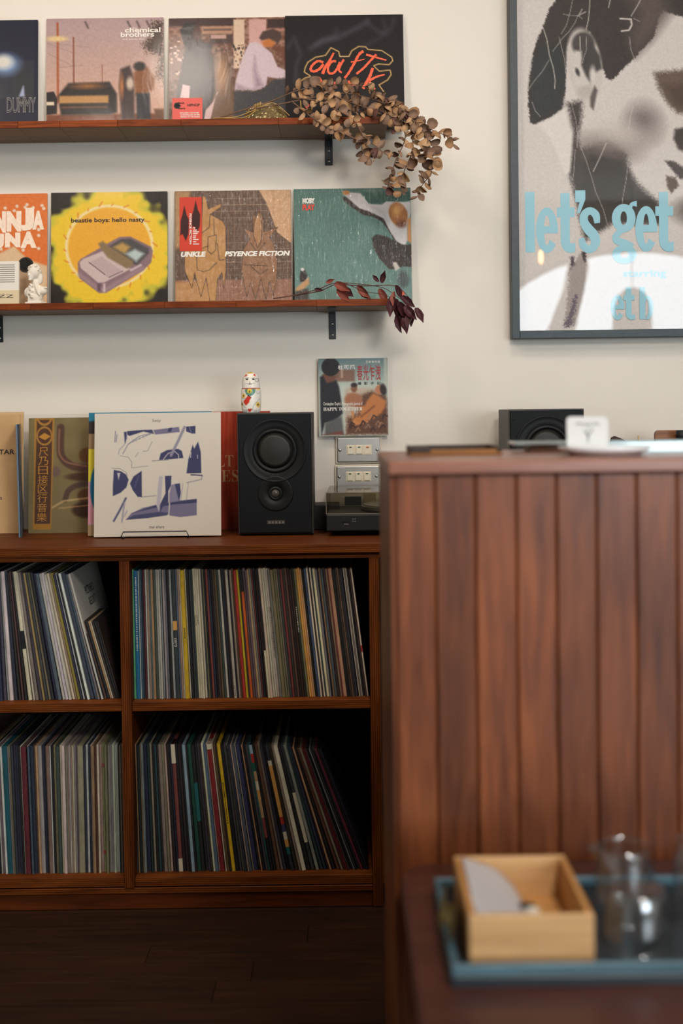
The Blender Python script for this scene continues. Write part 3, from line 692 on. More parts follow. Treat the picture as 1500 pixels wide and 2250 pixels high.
def art_sun(pz, pt):
    A = Art(112, pt, 368, pz, (44, 38, 34))
    d = np.hypot((A.X-240)*1.0, (A.Y-542)*.98) + (A.noise(16, 14, 3)-.5)*26 + (A.noise(40, 40, 4)-.5)*30
    A.mix(1-(d-130)/14, (200, 190, 60)); A.mix(1-(d-120)/10, (240, 200, 50))
    A.ring(240, 540, 94, 90, 7, (244, 220, 160), 4); A.ell(240, 541, 90, 87, (238, 172, 52), 5)
    for i in range(22):
        a = i*2*math.pi/22+.2; x, y = 240+96*math.cos(a), 541+93*math.sin(a)
        k = 8+6*math.sin(i*3.1); A.line([(x, y), (x+k*math.cos(a+.8), y+k*math.sin(a+.8))], 2.6, (222, 126, 44), 3, .9)
    # tilted pale grey rounded tin-coloured block
    def Q(*p): return CV(p, 0, 400, 3.947)
    A.poly(Q((675, 690), (700, 660), (980, 500), (1040, 470), (1130, 468), (1310, 560), (1325, 600), (1310, 700), (1240, 770), (920, 960), (860, 962), (690, 830), (678, 790)), (140, 112, 118), 2.5)
    A.poly(Q((690, 690), (720, 660), (900, 590), (1090, 740), (1140, 750), (900, 870), (850, 870), (700, 740)), (206, 184, 180), 3)
    A.poly(Q((770, 690), (880, 640), (1060, 770), (940, 830), (900, 800)), (192, 168, 166), 2); A.line(Q((770, 690), (910, 800)), 1.4, (70, 56, 60), 1.4); A.line(Q((945, 825), (1065, 770)), 1.4, (70, 56, 60), 1.4)
    A.poly(Q((930, 560), (1050, 490), (1130, 486), (1290, 575), (1290, 620), (1190, 720), (1120, 700)), (82, 78, 78), 5)
    A.poly(Q((980, 560), (1060, 520), (1130, 560), (1080, 620)), (190, 150, 84), 8); A.poly(Q((1090, 620), (1170, 580), (1250, 620), (1180, 690)), (186, 200, 196), 8)
    A.poly(Q((850, 530), (890, 505), (950, 555), (1155, 685), (1150, 725), (1100, 750), (930, 650)), (140, 116, 84), 5)
    A.line(Q((690, 800), (860, 930), (920, 930), (1230, 750)), 8, (170, 142, 146), 8, .7); A.rect(213, 622, 222, 640, (104, 84, 90), 3, .7); A.rect(226, 622, 232, 642, (210, 190, 190), 3, .7)
    A.line(Q((1135, 765), (1220, 720)), 5, (196, 176, 178), 2); A.mottle(4, 3, 3, 8); return A
t = sleeve('record_sleeve', 'yellow sunburst record sleeve with black corners in a clear outer bag', 112, 422, 368, 664, YS, LEAN, art_sun, [], mPrintGloss, mBlackPaper, group=SH2, z=Z2)
ptext(t, 'beastie boys: hello nasty', 156, 476, 318, 489, mBlackInk, offset=.02, d=.0014)
film(t, .1592, .178, 0, .3175)

def art_brown(pz, pt):
    A = Art(385, pt, 641, pz, (112, 84, 66)); A.rect(385, pt, 641, 614, (100, 76, 62), 2); A.rect(385, 614, 641, pz, (150, 106, 84), 4); A.rect(385, 618, 470, pz, (188, 138, 88), 8)
    A.poly([(570, pt), (641, pt), (641, 535), (610, 510), (600, 480), (585, 440)], (206, 162, 122), 2)
    A.poly([(385, pt), (420, pt), (400, 540), (385, 545)], (176, 136, 92), 8)
    for x in np.arange(487, 641, 14.4): A.line([(x, pt), (x, pz)], .8, (178, 146, 120), 1, .7)
    for y in np.arange(433, 664, 14.2): A.line([(470, y), (641, y)], .8, (178, 146, 120), 1, .7)
    def Q(*p): return CV(p, 370, 400, 5.172)
    # two tall plain pointed tan forms
    for P in (Q((395, 130), (430, 150), (460, 290), (610, 225), (600, 270), (480, 350), (620, 430), (655, 500), (655, 1000), (630, 1210), (610, 1020), (560, 1100), (540, 1350), (470, 1350), (430, 1080), (370, 1300), (300, 1020), (270, 1200), (190, 1000), (180, 780), (380, 600)),
              Q((1035, 290), (1080, 400), (1090, 560), (1250, 510), (1150, 630), (1210, 720), (1235, 900), (1230, 1120), (1190, 1300), (1150, 1130), (1110, 1340), (1050, 1100), (990, 1340), (930, 1150), (890, 1310), (830, 1000), (860, 750), (930, 640), (850, 510), (960, 560), (970, 340), (1000, 380))):
        c = (190, 140, 86) if P[0][0] < 470 else (150, 108, 78)
        A.poly(P, c, 1.6); A.line(P+[P[0]], 1.1, (66, 50, 42), 1.2)
    A.poly(Q((1035, 320), (1070, 480), (1060, 650), (1020, 750), (970, 600), (980, 450)), (176, 130, 88), 1.5); A.line(Q((1035, 320), (1070, 480), (1060, 650), (1020, 750), (970, 600), (980, 450), (1035, 320)), 1.2, (60, 46, 40), 1.2)
    for P in (Q((380, 570), (470, 500), (480, 350)), Q((520, 400), (525, 580)), Q((320, 770), (330, 990), (400, 1010), (470, 990), (550, 910)), Q((455, 610), (550, 590), (540, 760), (490, 810), (450, 770), (455, 610)), Q((390, 740), (455, 715)),
              Q((560, 690), (580, 880), (650, 875)), Q((940, 960), (1050, 1050), (1130, 990)), Q((860, 935), (1130, 955)), Q((940, 690), (1010, 800), (1100, 690))): A.line(P, 1.4, (62, 48, 42), 1.2)
    A.poly(Q((370+0, 0), (371, 1)), (0, 0, 0), 1) if False else None
    A.mottle(12, 2, 2, 6, (A.X > 560)*.7+.4); A.mottle(9, 9, 7, 7); return A
t = sleeve('record_sleeve', 'tan and brown gridded record sleeve with pointed figures and tall red sticker', 385, 420, 641, 662, YS, LEAN, art_brown, [], mPrintWrapS, None, group=SH2, z=Z2)
A = Art(395.5, 429, 444.5, 549, (214, 66, 44), 1.2)
for cx0, y0, h in ((406, 447, 80), (431, 436, 72)):
    A.poly([(cx0, y0), (cx0+5, y0+22), (cx0+10, y0+32), (cx0+9, y0+h*.8), (cx0+3, y0+h), (cx0-4, y0+h*.8), (cx0-9, y0+h*.85), (cx0-8, y0+34), (cx0-4, y0+20)], (58, 22, 20), 1.5)
patch(t, 'sticker', 0, 0, 0, 0, mPrintGloss, .0016, art=A)
me = text_mesh('PSYENCE FICTION', 68/t['s'], 5/t['s'], offset=.03); me.transform(Matrix.Rotation(R(90), 4, 'Y')); me.transform(Matrix.Translation(((417-t['cx'])/t['s'], -.0022, (t['pz']-466)/t['s'])))
link('lettering', me, mWhiteInk, t)
for k, y in enumerate((497, 502, 506, 510, 515, 519, 523, 528, 533)): patch(t, 'print_line', 425, y, 425+[5, 9, 13, 10, 7, 6, 12, 7, 13][k], y+2, mWhiteInk, .0022, .0003)
ptext(t, 'UNKLE', 398, 551, 453, 562.5, mWhiteInk, offset=.05, shear=.2, d=.0016); ptext(t, 'PSYENCE FICTION', 494, 551, 638, 562.5, mWhiteInk, offset=.05, shear=.2, d=.0016)

def art_teal(pz, pt):
    A = Art(648, pt, 905, pz, (88, 124, 114)); A.vgrad((78, 114, 104), (104, 138, 130), pt, 655); A.mottle(4, 2, 2, 1)
    def Q(*p): return CV(p, 630, 400, 4.6875)
    A.poly(Q((780, 90), (1285, 90), (1285, 190), (1000, 210), (860, 220)), (46, 88, 76), 3)
    A.poly(Q((585, 130), (600, 180), (700, 260), (800, 330), (900, 350), (990, 400), (1060, 500), (1110, 590), (1200, 660), (1150, 500), (1000, 330), (700, 180)), (52, 40, 36), 2.5)
    A.poly(Q((600, 110), (660, 92), (770, 100), (860, 215), (990, 225), (1040, 190), (1230, 200), (1285, 190), (1290, 300), (1250, 480), (1250, 600), (1215, 680), (1130, 600), (1060, 480), (1010, 370), (850, 290), (760, 260), (690, 195)), (206, 200, 198), 2.5)
    A.line(Q((790, 190), (1000, 300), (1060, 420)), 3, (176, 172, 176), 8, .6)
    A.ell(630+625/4.6875, 400+95/4.6875, 8, 5, (190, 128, 70), 3)
    A.ell(630+1160/4.6875, 400+325/4.6875, 20, 27, (164, 104, 50), 4, -18); A.ell(630+1140/4.6875, 400+290/4.6875, 10, 12, (206, 150, 84), 10, 0, .8); A.ell(630+1190/4.6875, 400+430/4.6875, 11, 8, (110, 60, 34), 8, 0, .8)
    A.poly(Q((1255, 380), (1290, 360), (1292, 640), (1250, 600)), (206, 142, 84), 3)
    A.poly(Q((885, 570), (930, 535), (1040, 560), (1190, 640), (1240, 650), (1292, 640), (1292, 880), (1200, 870), (1120, 900), (1060, 900), (960, 790), (900, 680)), (50, 40, 36), 3)
    A.poly(Q((1095, 830), (1130, 825), (1170, 890), (1120, 920)), (206, 196, 186), 3); A.ell(630+1200/4.6875, 400+1010/4.6875, 13, 18, (72, 84, 84), 7)
    A.poly(Q((135, 960), (150, 890), (185, 880), (215, 950), (200, 1020), (140, 1020)), (44, 36, 34), 3); A.ell(665.5, 590, 4, 4, (210, 208, 204), 1.5)
    A.poly(Q((100, 1080), (230, 970), (235, 1040), (150, 1120), (90, 1120)), (196, 150, 104), 4); A.poly(Q((85, 1120), (220, 1090), (230, 1210), (85, 1210)), (62, 54, 48), 6); A.ell(630+1185/4.6875, 400+1155/4.6875, 6, 6, (222, 92, 62), 3)
    A.mottle(4, 3, 3, 3); return A
t = sleeve('record_sleeve', 'teal shrink-wrapped record sleeve overhanging the right end of the lower shelf', 648, 419, 906, 662, YS-.004, LEAN, art_teal, [], mPrintWrapS, None, group=SH2, z=Z2, hgt=.317)
ptext(t, 'MOBY', 667, 431, 694, 443.5, mWhiteInk, offset=.06, d=.0016); ptext(t, 'PLAY', 667, 445, 694, 458.5, mRedInk, offset=.06, d=.0016)

# little card and disc case at the far left of the lower shelf
t = thing('jazz_book', 'cream paperback with black capitals standing at the left end of the lower shelf', 'book', (W(-18, 660, 3.27).x, 3.275, Z2), (R(-4), 0, 0))
sb = F/3.27
link('cover', box(-55/sb, 58/sb, 0, .012, 0, 100/sb, .001), mPaper, t)
link('paper_band', box(-55.5/sb, 58.5/sb, -.0006, .0126, -.0, 36/sb, .0004), mCard, t)
link('lettering', (lambda me: (me.transform(Matrix.Translation((-14/sb, -.001, 17/sb))), me)[1])(text_mesh('JAZZ', 60/sb, 9/sb, offset=.0)), mBlackInk, t)
for k in range(9): link('print_line', box(8/sb, 49/sb, -.0004, .0003, (91-4.7*k)/sb, (92.6-4.7*k)/sb), mGreyInk, t)

# ------------------------------------------------------------------ plaster bust
def ell_bm(bm, c, r, rot=(0, 0, 0), seg=16):
    q = bmesh.ops.create_icosphere(bm, subdivisions=3, radius=1)
    m = Matrix.Translation(c) @ Euler(rot).to_matrix().to_4x4() @ Matrix.Diagonal((*r, 1))
    bmesh.ops.transform(bm, matrix=m, verts=q['verts'])
def bust():
    yb = 3.255; s = F/yb; p = W(78, 664, yb)
    t = tag(bpy.data.objects.new('_', None), 'x', 'x'); bpy.data.objects.remove(t)
    bm = bmesh.new(); u = .001
    ell_bm(bm, (-2*u, 0, 88*u), (15.5*u, 17*u, 20*u), (0, R(-6), 0))          # skull
    ell_bm(bm, (-6*u, -9*u, 79*u), (9.5*u, 8*u, 14*u), (0, R(-6), 0))         # face
    ell_bm(bm, (-8*u, -17.5*u, 80*u), (2.0*u, 3.4*u, 5*u), (R(-18), 0, 0))    # nose
    ell_bm(bm, (-7*u, -13*u, 67.5*u), (5*u, 4.5*u, 4*u))                      # chin
    ell_bm(bm, (-7.5*u, -15.5*u, 72.5*u), (3.6*u, 2.2*u, 1.4*u))              # lips
    ell_bm(bm, (-7*u, -14.5*u, 87.5*u), (8*u, 3*u, 2*u))                      # brow
    for i in range(70):                                                        # curls
        a = random.uniform(0, 2*math.pi); e = random.uniform(-.5, 1.35)
        x, y, z = math.cos(a)*math.cos(e), math.sin(a)*math.cos(e), math.sin(e)
        if y < -.45 and z < .55: continue
        r = random.uniform(2.6, 4.6)*u
        ell_bm(bm, (-2*u+x*16*u, y*17.5*u, 88*u+z*20.5*u), (r, r, r*.8))
    ell_bm(bm, (10*u, 8*u, 72*u), (8*u, 8*u, 16*u)); ell_bm(bm, (0, 3*u, 60*u), (10*u, 10*u, 16*u))
    ell_bm(bm, (0, 2*u, 36*u), (27*u, 15*u, 20*u)); ell_bm(bm, (-22*u, 2*u, 34*u), (11*u, 12*u, 15*u)); ell_bm(bm, (22*u, 2*u, 38*u), (11*u, 12*u, 12*u))
    ell_bm(bm, (30*u, 0, 45*u), (6*u, 7*u, 3*u)); ell_bm(bm, (0, 0, 22*u), (20*u, 13*u, 18*u))
    for i in range(9): ell_bm(bm, ((-4+3*math.sin(i*1.9))*u, -14*u, (54-4*i)*u), (5*u, 3.5*u, 3*u), (0, R(20*(-1)**i), 0))
    for sx in (-1, 1): ell_bm(bm, (sx*13*u, -11*u, 40*u), (5*u, 4*u, 18*u), (0, R(sx*-22), 0))
    box(-24*u, 24*u, -14*u, 14*u, 0, 9*u, 0, bm); box(-17*u, 17*u, -11*u, 11*u, 8*u, 24*u, 0, bm)
    o = link('plaster_bust', bm, M('plaster', (232, 222, 206), .7, bump=.1), loc=(p.x, yb, Z2), rot=(0, 0, R(-18)))
    md = o.modifiers.new('r', 'REMESH'); md.mode = 'VOXEL'; md.voxel_size = .0011; md.use_smooth_shade = True
    sm = o.modifiers.new('s', 'SMOOTH'); sm.iterations = 3; sm.factor = .5
    tag(o, 'small white plaster bust of a curly haired figure on the lower shelf', 'sculpture')
bust()

# ------------------------------------------------------------------ dried branches
def leaf_mesh(name, rx, rz, cup, pts=9, point=0.0):
    bm = bmesh.new(); c = bm.verts.new((0, cup*.6, rz)); ring = []
    for i in range(pts):
        a = 2*math.pi*i/pts - math.pi/2
        x, z = math.cos(a)*rx, rz+math.sin(a)*rz
        if point and math.sin(a) > .2: x *= (1-point*math.sin(a))
        ring.append(bm.verts.new((x, -cup*abs(math.cos(a))*1.2+random.uniform(-.1, .1)*cup, z)))
    mid = [bm.verts.new((v.co.x*.55, v.co.y*.4+cup*.35, rz+(v.co.z-rz)*.55)) for v in ring]
    n = pts
    for i in range(n):
        j = (i+1) % n
        bm.faces.new((ring[i], ring[j], mid[j], mid[i])); bm.faces.new((mid[i], mid[j], c))
    me = bpy.data.meshes.new(name); bm.to_mesh(me); bm.free()
    for p in me.polygons: p.use_smooth = True
    return me
leafm = [M('dry_leaf_tan', (176, 138, 100), .7, mottle=.3, mscale=60), M('dry_leaf_ochre', (154, 116, 80), .7, mottle=.3, mscale=60), M('dry_leaf_mauve', (128, 100, 80), .7, mottle=.3, mscale=70),
         M('dry_leaf_brown', (106, 78, 60), .7, mottle=.3, mscale=60), M('dry_leaf_maroon', (88, 54, 46), .7, mottle=.3, mscale=60)]
LM = []
for k, m in enumerate(leafm):
    row = []
    for q in range(2):
        me = leaf_mesh('leaf', .0118*(.85+.3*q), .0128, .004+.002*q, 9, .15*q); me.materials.append(m); row.append(me)
    LM.append(row)
def branches():
    t = thing('dried_eucalyptus', 'dried brown eucalyptus branch draped over the right end of the upper shelf', 'dried plant', W(700, 255, 3.22))
    base = t.location.copy()
    P = lambda x, y, d: W(x, y, d)-base
    stems = [([(484, 258, 3.24), (540, 240, 3.23), (600, 221, 3.22), (650, 200, 3.2), (710, 188, 3.2), (780, 186, 3.2), (830, 205, 3.19), (880, 235, 3.17)], 4, .30, .4),
             ([(540, 243, 3.23), (620, 228, 3.2), (690, 214, 3.19), (760, 205, 3.2), (830, 222, 3.18), (900, 252, 3.15), (950, 286, 3.13), (990, 302, 3.12), (995, 322, 3.12)], 3.5, .28, .4),
             ([(640, 215, 3.2), (700, 222, 3.17), (735, 240, 3.16), (775, 262, 3.14), (800, 300, 3.13), (830, 325, 3.13), (856, 345, 3.14)], 2.5, .18, .0),
             ([(640, 222, 3.19), (680, 254, 3.15), (720, 280, 3.14), (760, 296, 3.14), (790, 312, 3.13), (800, 340, 3.13), (822, 348, 3.13)], 2.5, .18, .2),
             ([(830, 205, 3.2), (870, 250, 3.17), (890, 300, 3.15), (870, 350, 3.15), (856, 395, 3.15), (850, 412, 3.15)], 3, .12, .5),
             ([(850, 215, 3.18), (900, 280, 3.15), (905, 330, 3.15), (890, 370, 3.15), (880, 400, 3.15), (882, 425, 3.15)], 3, .12, .3),
             ([(890, 240, 3.16), (930, 290, 3.13), (948, 340, 3.13), (946, 380, 3.13), (925, 410, 3.13), (917, 432, 3.13)], 3, .1, .3),
             ([(860, 225, 3.17), (905, 262, 3.14), (935, 310, 3.13), (925, 345, 3.13), (905, 350, 3.14)], 3, .15, .4),
             ([(700, 195, 3.2), (745, 215, 3.18), (800, 235, 3.18), (850, 250, 3.16), (870, 280, 3.15)], 3, .4, .5),
             ([(690, 205, 3.22), (740, 232, 3.2), (790, 246, 3.2), (846, 244, 3.2)], 3, .5, .5)]
    cnt = 0; bm = bmesh.new(); leaves = []
    for pts, r, cap, dark in stems:
        path = smoothpath([P(*p) for p in pts], 8)
        tube(path, .0022, 5, bm, r1=.0007)
        n = len(path); acc = 0; side = 1; first = int(n*(.36 if pts[0][0] < 560 else .08))
        for i in range(first, n):
            acc += (path[i]-path[i-1]).length
            if acc > .0118:
                acc = 0; side = -side
                for sgn in (side, -side):
                    if random.random() < .12: continue
                    d = (path[min(i+1, n-1)]-path[i-1]).normalized()
                    tipf = i/(n-1)
                    out = Vector((d.z, random.uniform(-.9, .1), -d.x))*sgn + Vector((0, random.uniform(-.5, .1), random.uniform(-.3, .3))) + d*.4
                    leaves.append((path[i], out.normalized(), tipf, dark, pts[0][0]))
    random.shuffle(leaves); leaves = leaves[:298]
    for pos, out, tipf, dark, x0 in leaves:
        q = out.to_track_quat('Z', 'Y').to_euler(); 
        q2 = (out.to_track_quat('Z', 'Y') @ Euler((random.uniform(-.5, .5), random.uniform(-.4, .4), random.uniform(-1.8, 1.8))).to_quaternion()).to_euler()
        u = random.random() + (tipf-.5)*.35 + dark*.25
        k = 0 if u < .30 else 1 if u < .6 else 2 if u < .88 else 3 if u < 1.1 else 4
        o = bpy.data.objects.new('leaf', random.choice(LM[k])); COL.objects.link(o); o.parent = t
        o.location = pos; o.rotation_euler = q2; sc = random.uniform(.6, 1.3)*(1-.35*max(0, tipf-.6)); o.scale = (sc*random.uniform(.8, 1.1), sc, sc)
    link('stem', bm, leafm[3], t, smooth=True)
    # twine tie
    bm = bmesh.new()
    for k in range(5):
        c = P(558+k*3.6, 238-k*1.6, 3.228)
        tube([c+Vector((math.sin(a)*.001, math.cos(a)*.0055, math.sin(a)*.0095)) for a in np.linspace(0, 2*math.pi, 12, endpoint=False)], .0009, 5, bm, close=True)
    tube(smoothpath([P(566, 238, 3.222), (P(520, 256, 3.205)), P(468, 259.5, 3.2)]), .0009, 5, bm); tube(smoothpath([P(566, 240, 3.222), P(600, 226, 3.21), P(636, 254, 3.2)]), .0009, 5, bm); tube(smoothpath([P(566, 240, 3.222), P(535, 258, 3.205), P(480, 259, 3.198)]), .0009, 5, bm)
    link('twine', bm, M('twine', (190, 150, 80), .8), t)
    # gold gift bag laid behind the stems
    g = thing('gold_foil_wrap', 'crumpled gold cellophane lying under the eucalyptus stems on the shelf', 'wrapping', (W(590, 258, 3.25).x, 3.265, Z1))
    bm = bmesh.new(); nx, nz = 26, 12; V = []
    for j in range(nz+1):
        for i in range(nx+1):
            u, v = i/nx, j/nz; hgt = .058*math.sin(math.pi*min(1, .12+u*.9))**.8
            V.append(bm.verts.new(((u-.5)*.125, -.02+.012*math.sin(u*9+v*4)*v+.012*v+random.uniform(-.002, .002), v*hgt)))
    for j in range(nz):
        for i in range(nx): a = j*(nx+1)+i; bm.faces.new((V[a], V[a+1], V[a+nx+2], V[a+nx+1]))
    link('foil', bm, M('gold_cellophane', (150, 132, 92), .25, metal=.5, bump=.4, bscale=90), g)
branches()
def redbranch():
    t = thing('dried_leaf_branch', 'dark red dried leaf branch lying across the right end of the lower shelf', 'dried plant', W(760, 655, 3.23))
    base = t.location.copy(); P = lambda x, y, d: W(x, y, d)-base
    bm = bmesh.new()
    paths = [[(600, 656, 3.21), (650, 648, 3.21), (700, 635, 3.21), (735, 622, 3.21), (790, 624, 3.2), (840, 632, 3.18), (870, 650, 3.16), (905, 675, 3.15)],
             [(640, 650, 3.215), (700, 640, 3.21), (750, 622, 3.2), (800, 640, 3.19), (845, 648, 3.17), (875, 665, 3.15)], [(735, 624, 3.2), (800, 628, 3.19), (865, 628, 3.17), (895, 650, 3.15), (912, 675, 3.14)]]
    for p in paths: tube(smoothpath([P(*q) for q in p]), .0016, 5, bm, r1=.0006)
    link('stem', bm, leafm[4], t, smooth=True)
    m1 = M('red_leaf', (132, 66, 52), .6, mottle=.25, mscale=50); m2 = M('dark_red_leaf', (70, 30, 34), .6, mottle=.25, mscale=50)
    lv = [leaf_mesh('leaf', .011, .026, .006, 11, .75) for _ in range(3)]; lv2 = [me.copy() for me in lv]
    for me in lv: me.materials.append(m1)
    for me in lv2: me.materials.append(m2)
    spec = [(735, 622, 120, 1.0, 0), (745, 630, 118, 1.0, 1), (740, 634, 135, 1.0, 0), (716, 622, 70, .5, 0), (785, 626, 140, 1.05, 0), (790, 632, 128, .9, 0), (832, 634, 150, .9, 0), (838, 622, 20, .7, 1), (832, 620, -40, .5, 1),
            (690, 636, 100, .5, 1), (866, 640, 172, .8, 0), (868, 655, 165, 1.05, 1), (874, 662, 150, 1.1, 1), (878, 668, 175, 1.2, 1), (888, 672, 140, 1.0, 1), (896, 672, 165, 1.1, 1), (905, 680, 175, 1.1, 1), (912, 676, 160, .9, 1),
            (872, 690, 178, 1.0, 1), (884, 698, 170, .9, 1), (895, 690, 190, .8, 1), (862, 650, 185, 1.1, 1), (880, 650, 130, .9, 1), (868, 626, 150, .8, 1)]
    for x, y, ang, sc, k in spec:
        o = bpy.data.objects.new('leaf', random.choice((lv2 if k else lv))); COL.objects.link(o); o.parent = t
        o.location = P(x, y, 3.2 if x < 860 else 3.14); o.rotation_euler = (R(random.uniform(-25, 25)), R(ang), R(random.uniform(-50, 50))); o.scale = (sc, sc, sc)
redbranch()

# ------------------------------------------------------------------ record cabinet
YC = 2.91
zt = W(400, 1198, YC).z
def zc(py, px=540): return W(px, py, YC).z
T = zt
cab = thing('record_cabinet', 'low dark brown plywood cabinet with four compartments full of records', 'cabinet', (0, YC, 0))
CW0, CW1 = XL+.3, 1.75
def cpart(name, x0, x1, y0, y1, z0, z1, mat, bev=.001): return link(name, box(x0, x1, y0-YC, y1-YC, z0, z1, bev), mat, cab)
z_r0, z_r1 = zc(1215), zc(1229)                                   # underside of top, underside of rail
zm1, zm0 = zc(1541), zc(1560)                                     # middle shelf
zb1, zb0 = zc(1926), zc(1946)
xd0, xd1 = W(266.5, 1500, YC).x, W(288.5, 1500, YC).x
xr0, xr1 = W(813.5, 1500, YC).x, W(835, 1500, YC).x
link('worktop', box(CW0, CW1, -.012, WALL-YC-.001, z_r0, T, .0012), mCabTop, cab)
link('worktop_edge', box(CW0, CW1, -.0150, -.0121, z_r0, T-.0015, .0005), mPlyH, cab)
cpart('top_rail', CW0, CW1, YC-.0, WALL-.003, z_r1, z_r0-.0002, mPlyH)
for a, b in ((xd0, xd1), (xr0, xr1), (CW0, CW0+.024), (CW1-.024, CW1)): cpart('upright', a, b, YC+(.0 if a != xd0 else -.003), WALL-.02, zb0-.002 if a == xd0 else .001, z_r1-.0003, mPlyV)
bays = ((CW0+.0245, xd0-.0003), (xd1+.0003, xr0-.0003), (xr1+.0003, CW1-.0245))
for i, (a, b) in enumerate(bays):
    if i < 2: cpart('middle_shelf', a, b, YC+.002, WALL-.022, zm0, zm1, mPlyH)
    cpart('bottom_shelf', a, b, YC+.002, WALL-.022, zb0, zb1, mPlyH)
cpart('bottom_rail', CW0+.0245, xr0-.0005, YC-.001, YC+.0035, zb0-.016, zb0-.002, mPlyH)
cpart('plinth', CW0+.0245, xr0-.0005, YC+.004, YC+.02, .001, zb0-.0165, mKick)
cpart('back_panel', CW0+.0245, CW1-.0245, WALL-.019, WALL-.012, .01, z_r1-.001, mCabIn)

# ------------------------------------------------------------------ records in the compartments
PAL = dict(cr=((206, 196, 170), 'cream'), wh=((216, 214, 208), 'white'), pw=((206, 192, 184), 'pinkish white'), gw=((168, 166, 160), 'pale grey'), gr=((128, 126, 122), 'grey'), dg=((66, 66, 68), 'dark grey'),
           bk=((24, 23, 26), 'black'), nv=((34, 42, 62), 'navy'), sl=((78, 92, 106), 'slate blue'), ds=((48, 58, 66), 'dark slate'), bl=((22, 110, 150), 'bright blue'), lb=((140, 164, 178), 'light blue'), tl=((30, 92, 92), 'teal'),
           gn=((28, 84, 66), 'dark green'), dk=((118, 30, 34), 'dark red'), lg=((96, 178, 120), 'lime green'), mr=((88, 26, 40), 'maroon'), rd=((160, 40, 34), 'red'), dr=((126, 60, 58), 'dull red'), yl=((208, 176, 28), 'yellow'), oy=((150, 134, 50), 'olive yellow'),
           og=((216, 100, 40), 'orange'), ot=((206, 150, 78), 'orange tan'), tn=((176, 140, 100), 'tan'), tp=((140, 124, 106), 'taupe'), br=((92, 64, 48), 'brown'), db=((50, 36, 30), 'dark brown'), ol=((116, 112, 76), 'olive'),
           mv=((110, 86, 94), 'mauve'), iv=((60, 54, 96), 'indigo'), tb=((20, 84, 112), 'teal blue'))
def spine_mat(name, gloss):
    m = bpy.data.materials.new(name); m.use_nodes = True; nt = m.node_tree; p = nt.nodes['Principled BSDF']
    oi = nt.nodes.new('ShaderNodeObjectInfo'); tc = nt.nodes.new('ShaderNodeTexCoord'); mp = nt.nodes.new('ShaderNodeMapping'); mp.inputs['Scale'].default_value = (.3, 3, 14)
    add = nt.nodes.new('ShaderNodeVectorMath'); add.operation = 'ADD'; sc = nt.nodes.new('ShaderNodeVectorMath'); sc.operation = 'SCALE'; sc.inputs[0].default_value = (31, 57, 83)
    nt.links.new(oi.outputs['Random'], sc.inputs['Scale']); nt.links.new(tc.outputs['Object'], mp.inputs[0]); nt.links.new(mp.outputs[0], add.inputs[0]); nt.links.new(sc.outputs[0], add.inputs[1])
    n = nt.nodes.new('ShaderNodeTexNoise'); n.inputs['Scale'].default_value = 1.6; n.inputs['Detail'].default_value = 6; n.inputs['Roughness'].default_value = .7; nt.links.new(add.outputs[0], n.inputs['Vector'])
    mr = nt.nodes.new('ShaderNodeMapRange'); mr.inputs[1].default_value = .3; mr.inputs[2].default_value = .7; mr.inputs[3].default_value = .55; mr.inputs[4].default_value = 1.2; nt.links.new(n.outputs[0], mr.inputs[0])
    mx = nt.nodes.new('ShaderNodeMix'); mx.data_type = 'RGBA'; mx.blend_type = 'MULTIPLY'; mx.inputs[0].default_value = .75
    nt.links.new(oi.outputs['Color'], mx.inputs[6]); nt.links.new(mr.outputs[0], mx.inputs[7]); nt.links.new(mx.outputs[2], p.inputs['Base Color'])
    p.inputs['Roughness'].default_value = .6
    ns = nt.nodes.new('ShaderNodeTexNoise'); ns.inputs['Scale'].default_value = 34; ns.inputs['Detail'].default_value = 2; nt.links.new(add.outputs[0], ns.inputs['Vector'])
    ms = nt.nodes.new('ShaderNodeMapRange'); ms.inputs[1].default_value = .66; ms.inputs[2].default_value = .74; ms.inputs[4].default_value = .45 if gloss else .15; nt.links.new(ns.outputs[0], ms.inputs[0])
    mw = nt.nodes.new('ShaderNodeMix'); mw.data_type = 'RGBA'; mw.inputs[7].default_value = (.5, .5, .48, 1); nt.links.new(ms.outputs[0], mw.inputs[0]); nt.links.new(mx.outputs[2], mw.inputs[6]); nt.links.new(mw.outputs[2], p.inputs['Base Color'])  # pale flecks painted in: scuffs, stronger in plastic to stand for its glints
    if gloss:
        n2 = nt.nodes.new('ShaderNodeTexNoise'); n2.inputs['Scale'].default_value = 22; n2.inputs['Detail'].default_value = 3; nt.links.new(add.outputs[0], n2.inputs['Vector'])
        b = nt.nodes.new('ShaderNodeBump'); b.inputs['Strength'].default_value = 1; b.inputs['Distance'].default_value = .05; nt.links.new(n2.outputs[0], b.inputs['Height'])
        nt.links.new(b.outputs[0], p.inputs['Coat Normal']); p.inputs['Coat Weight'].default_value = 1; p.inputs['Coat Roughness'].default_value = .12
    return m
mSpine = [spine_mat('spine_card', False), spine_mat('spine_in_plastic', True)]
LREC = .313
def rec_mesh(m, L=1.0):
    """unit thickness jacket: x 0..1, front spine at y=0, square L, bottom at z=0"""
    bm = bmesh.new(); h = LREC*L; b = .0012
    prof = [(0.0, b), (.12, .0003), (.5, -.0002), (.88, .0003), (1.0, b), (1.0, h), (0.0, h)]
    a = [bm.verts.new((x, y, 0)) for x, y in prof]; c = [bm.verts.new((x, y, h)) for x, y in prof]
    n = len(prof)
    for i in range(n): bm.faces.new((a[i], a[(i+1) % n], c[(i+1) % n], c[i]))
    bm.faces.new(a[::-1]); bm.faces.new(c); bmesh.ops.recalc_face_normals(bm, faces=bm.faces)
    me = bpy.data.meshes.new('record'); bm.to_mesh(me); bm.free(); me.materials.append(m); return me
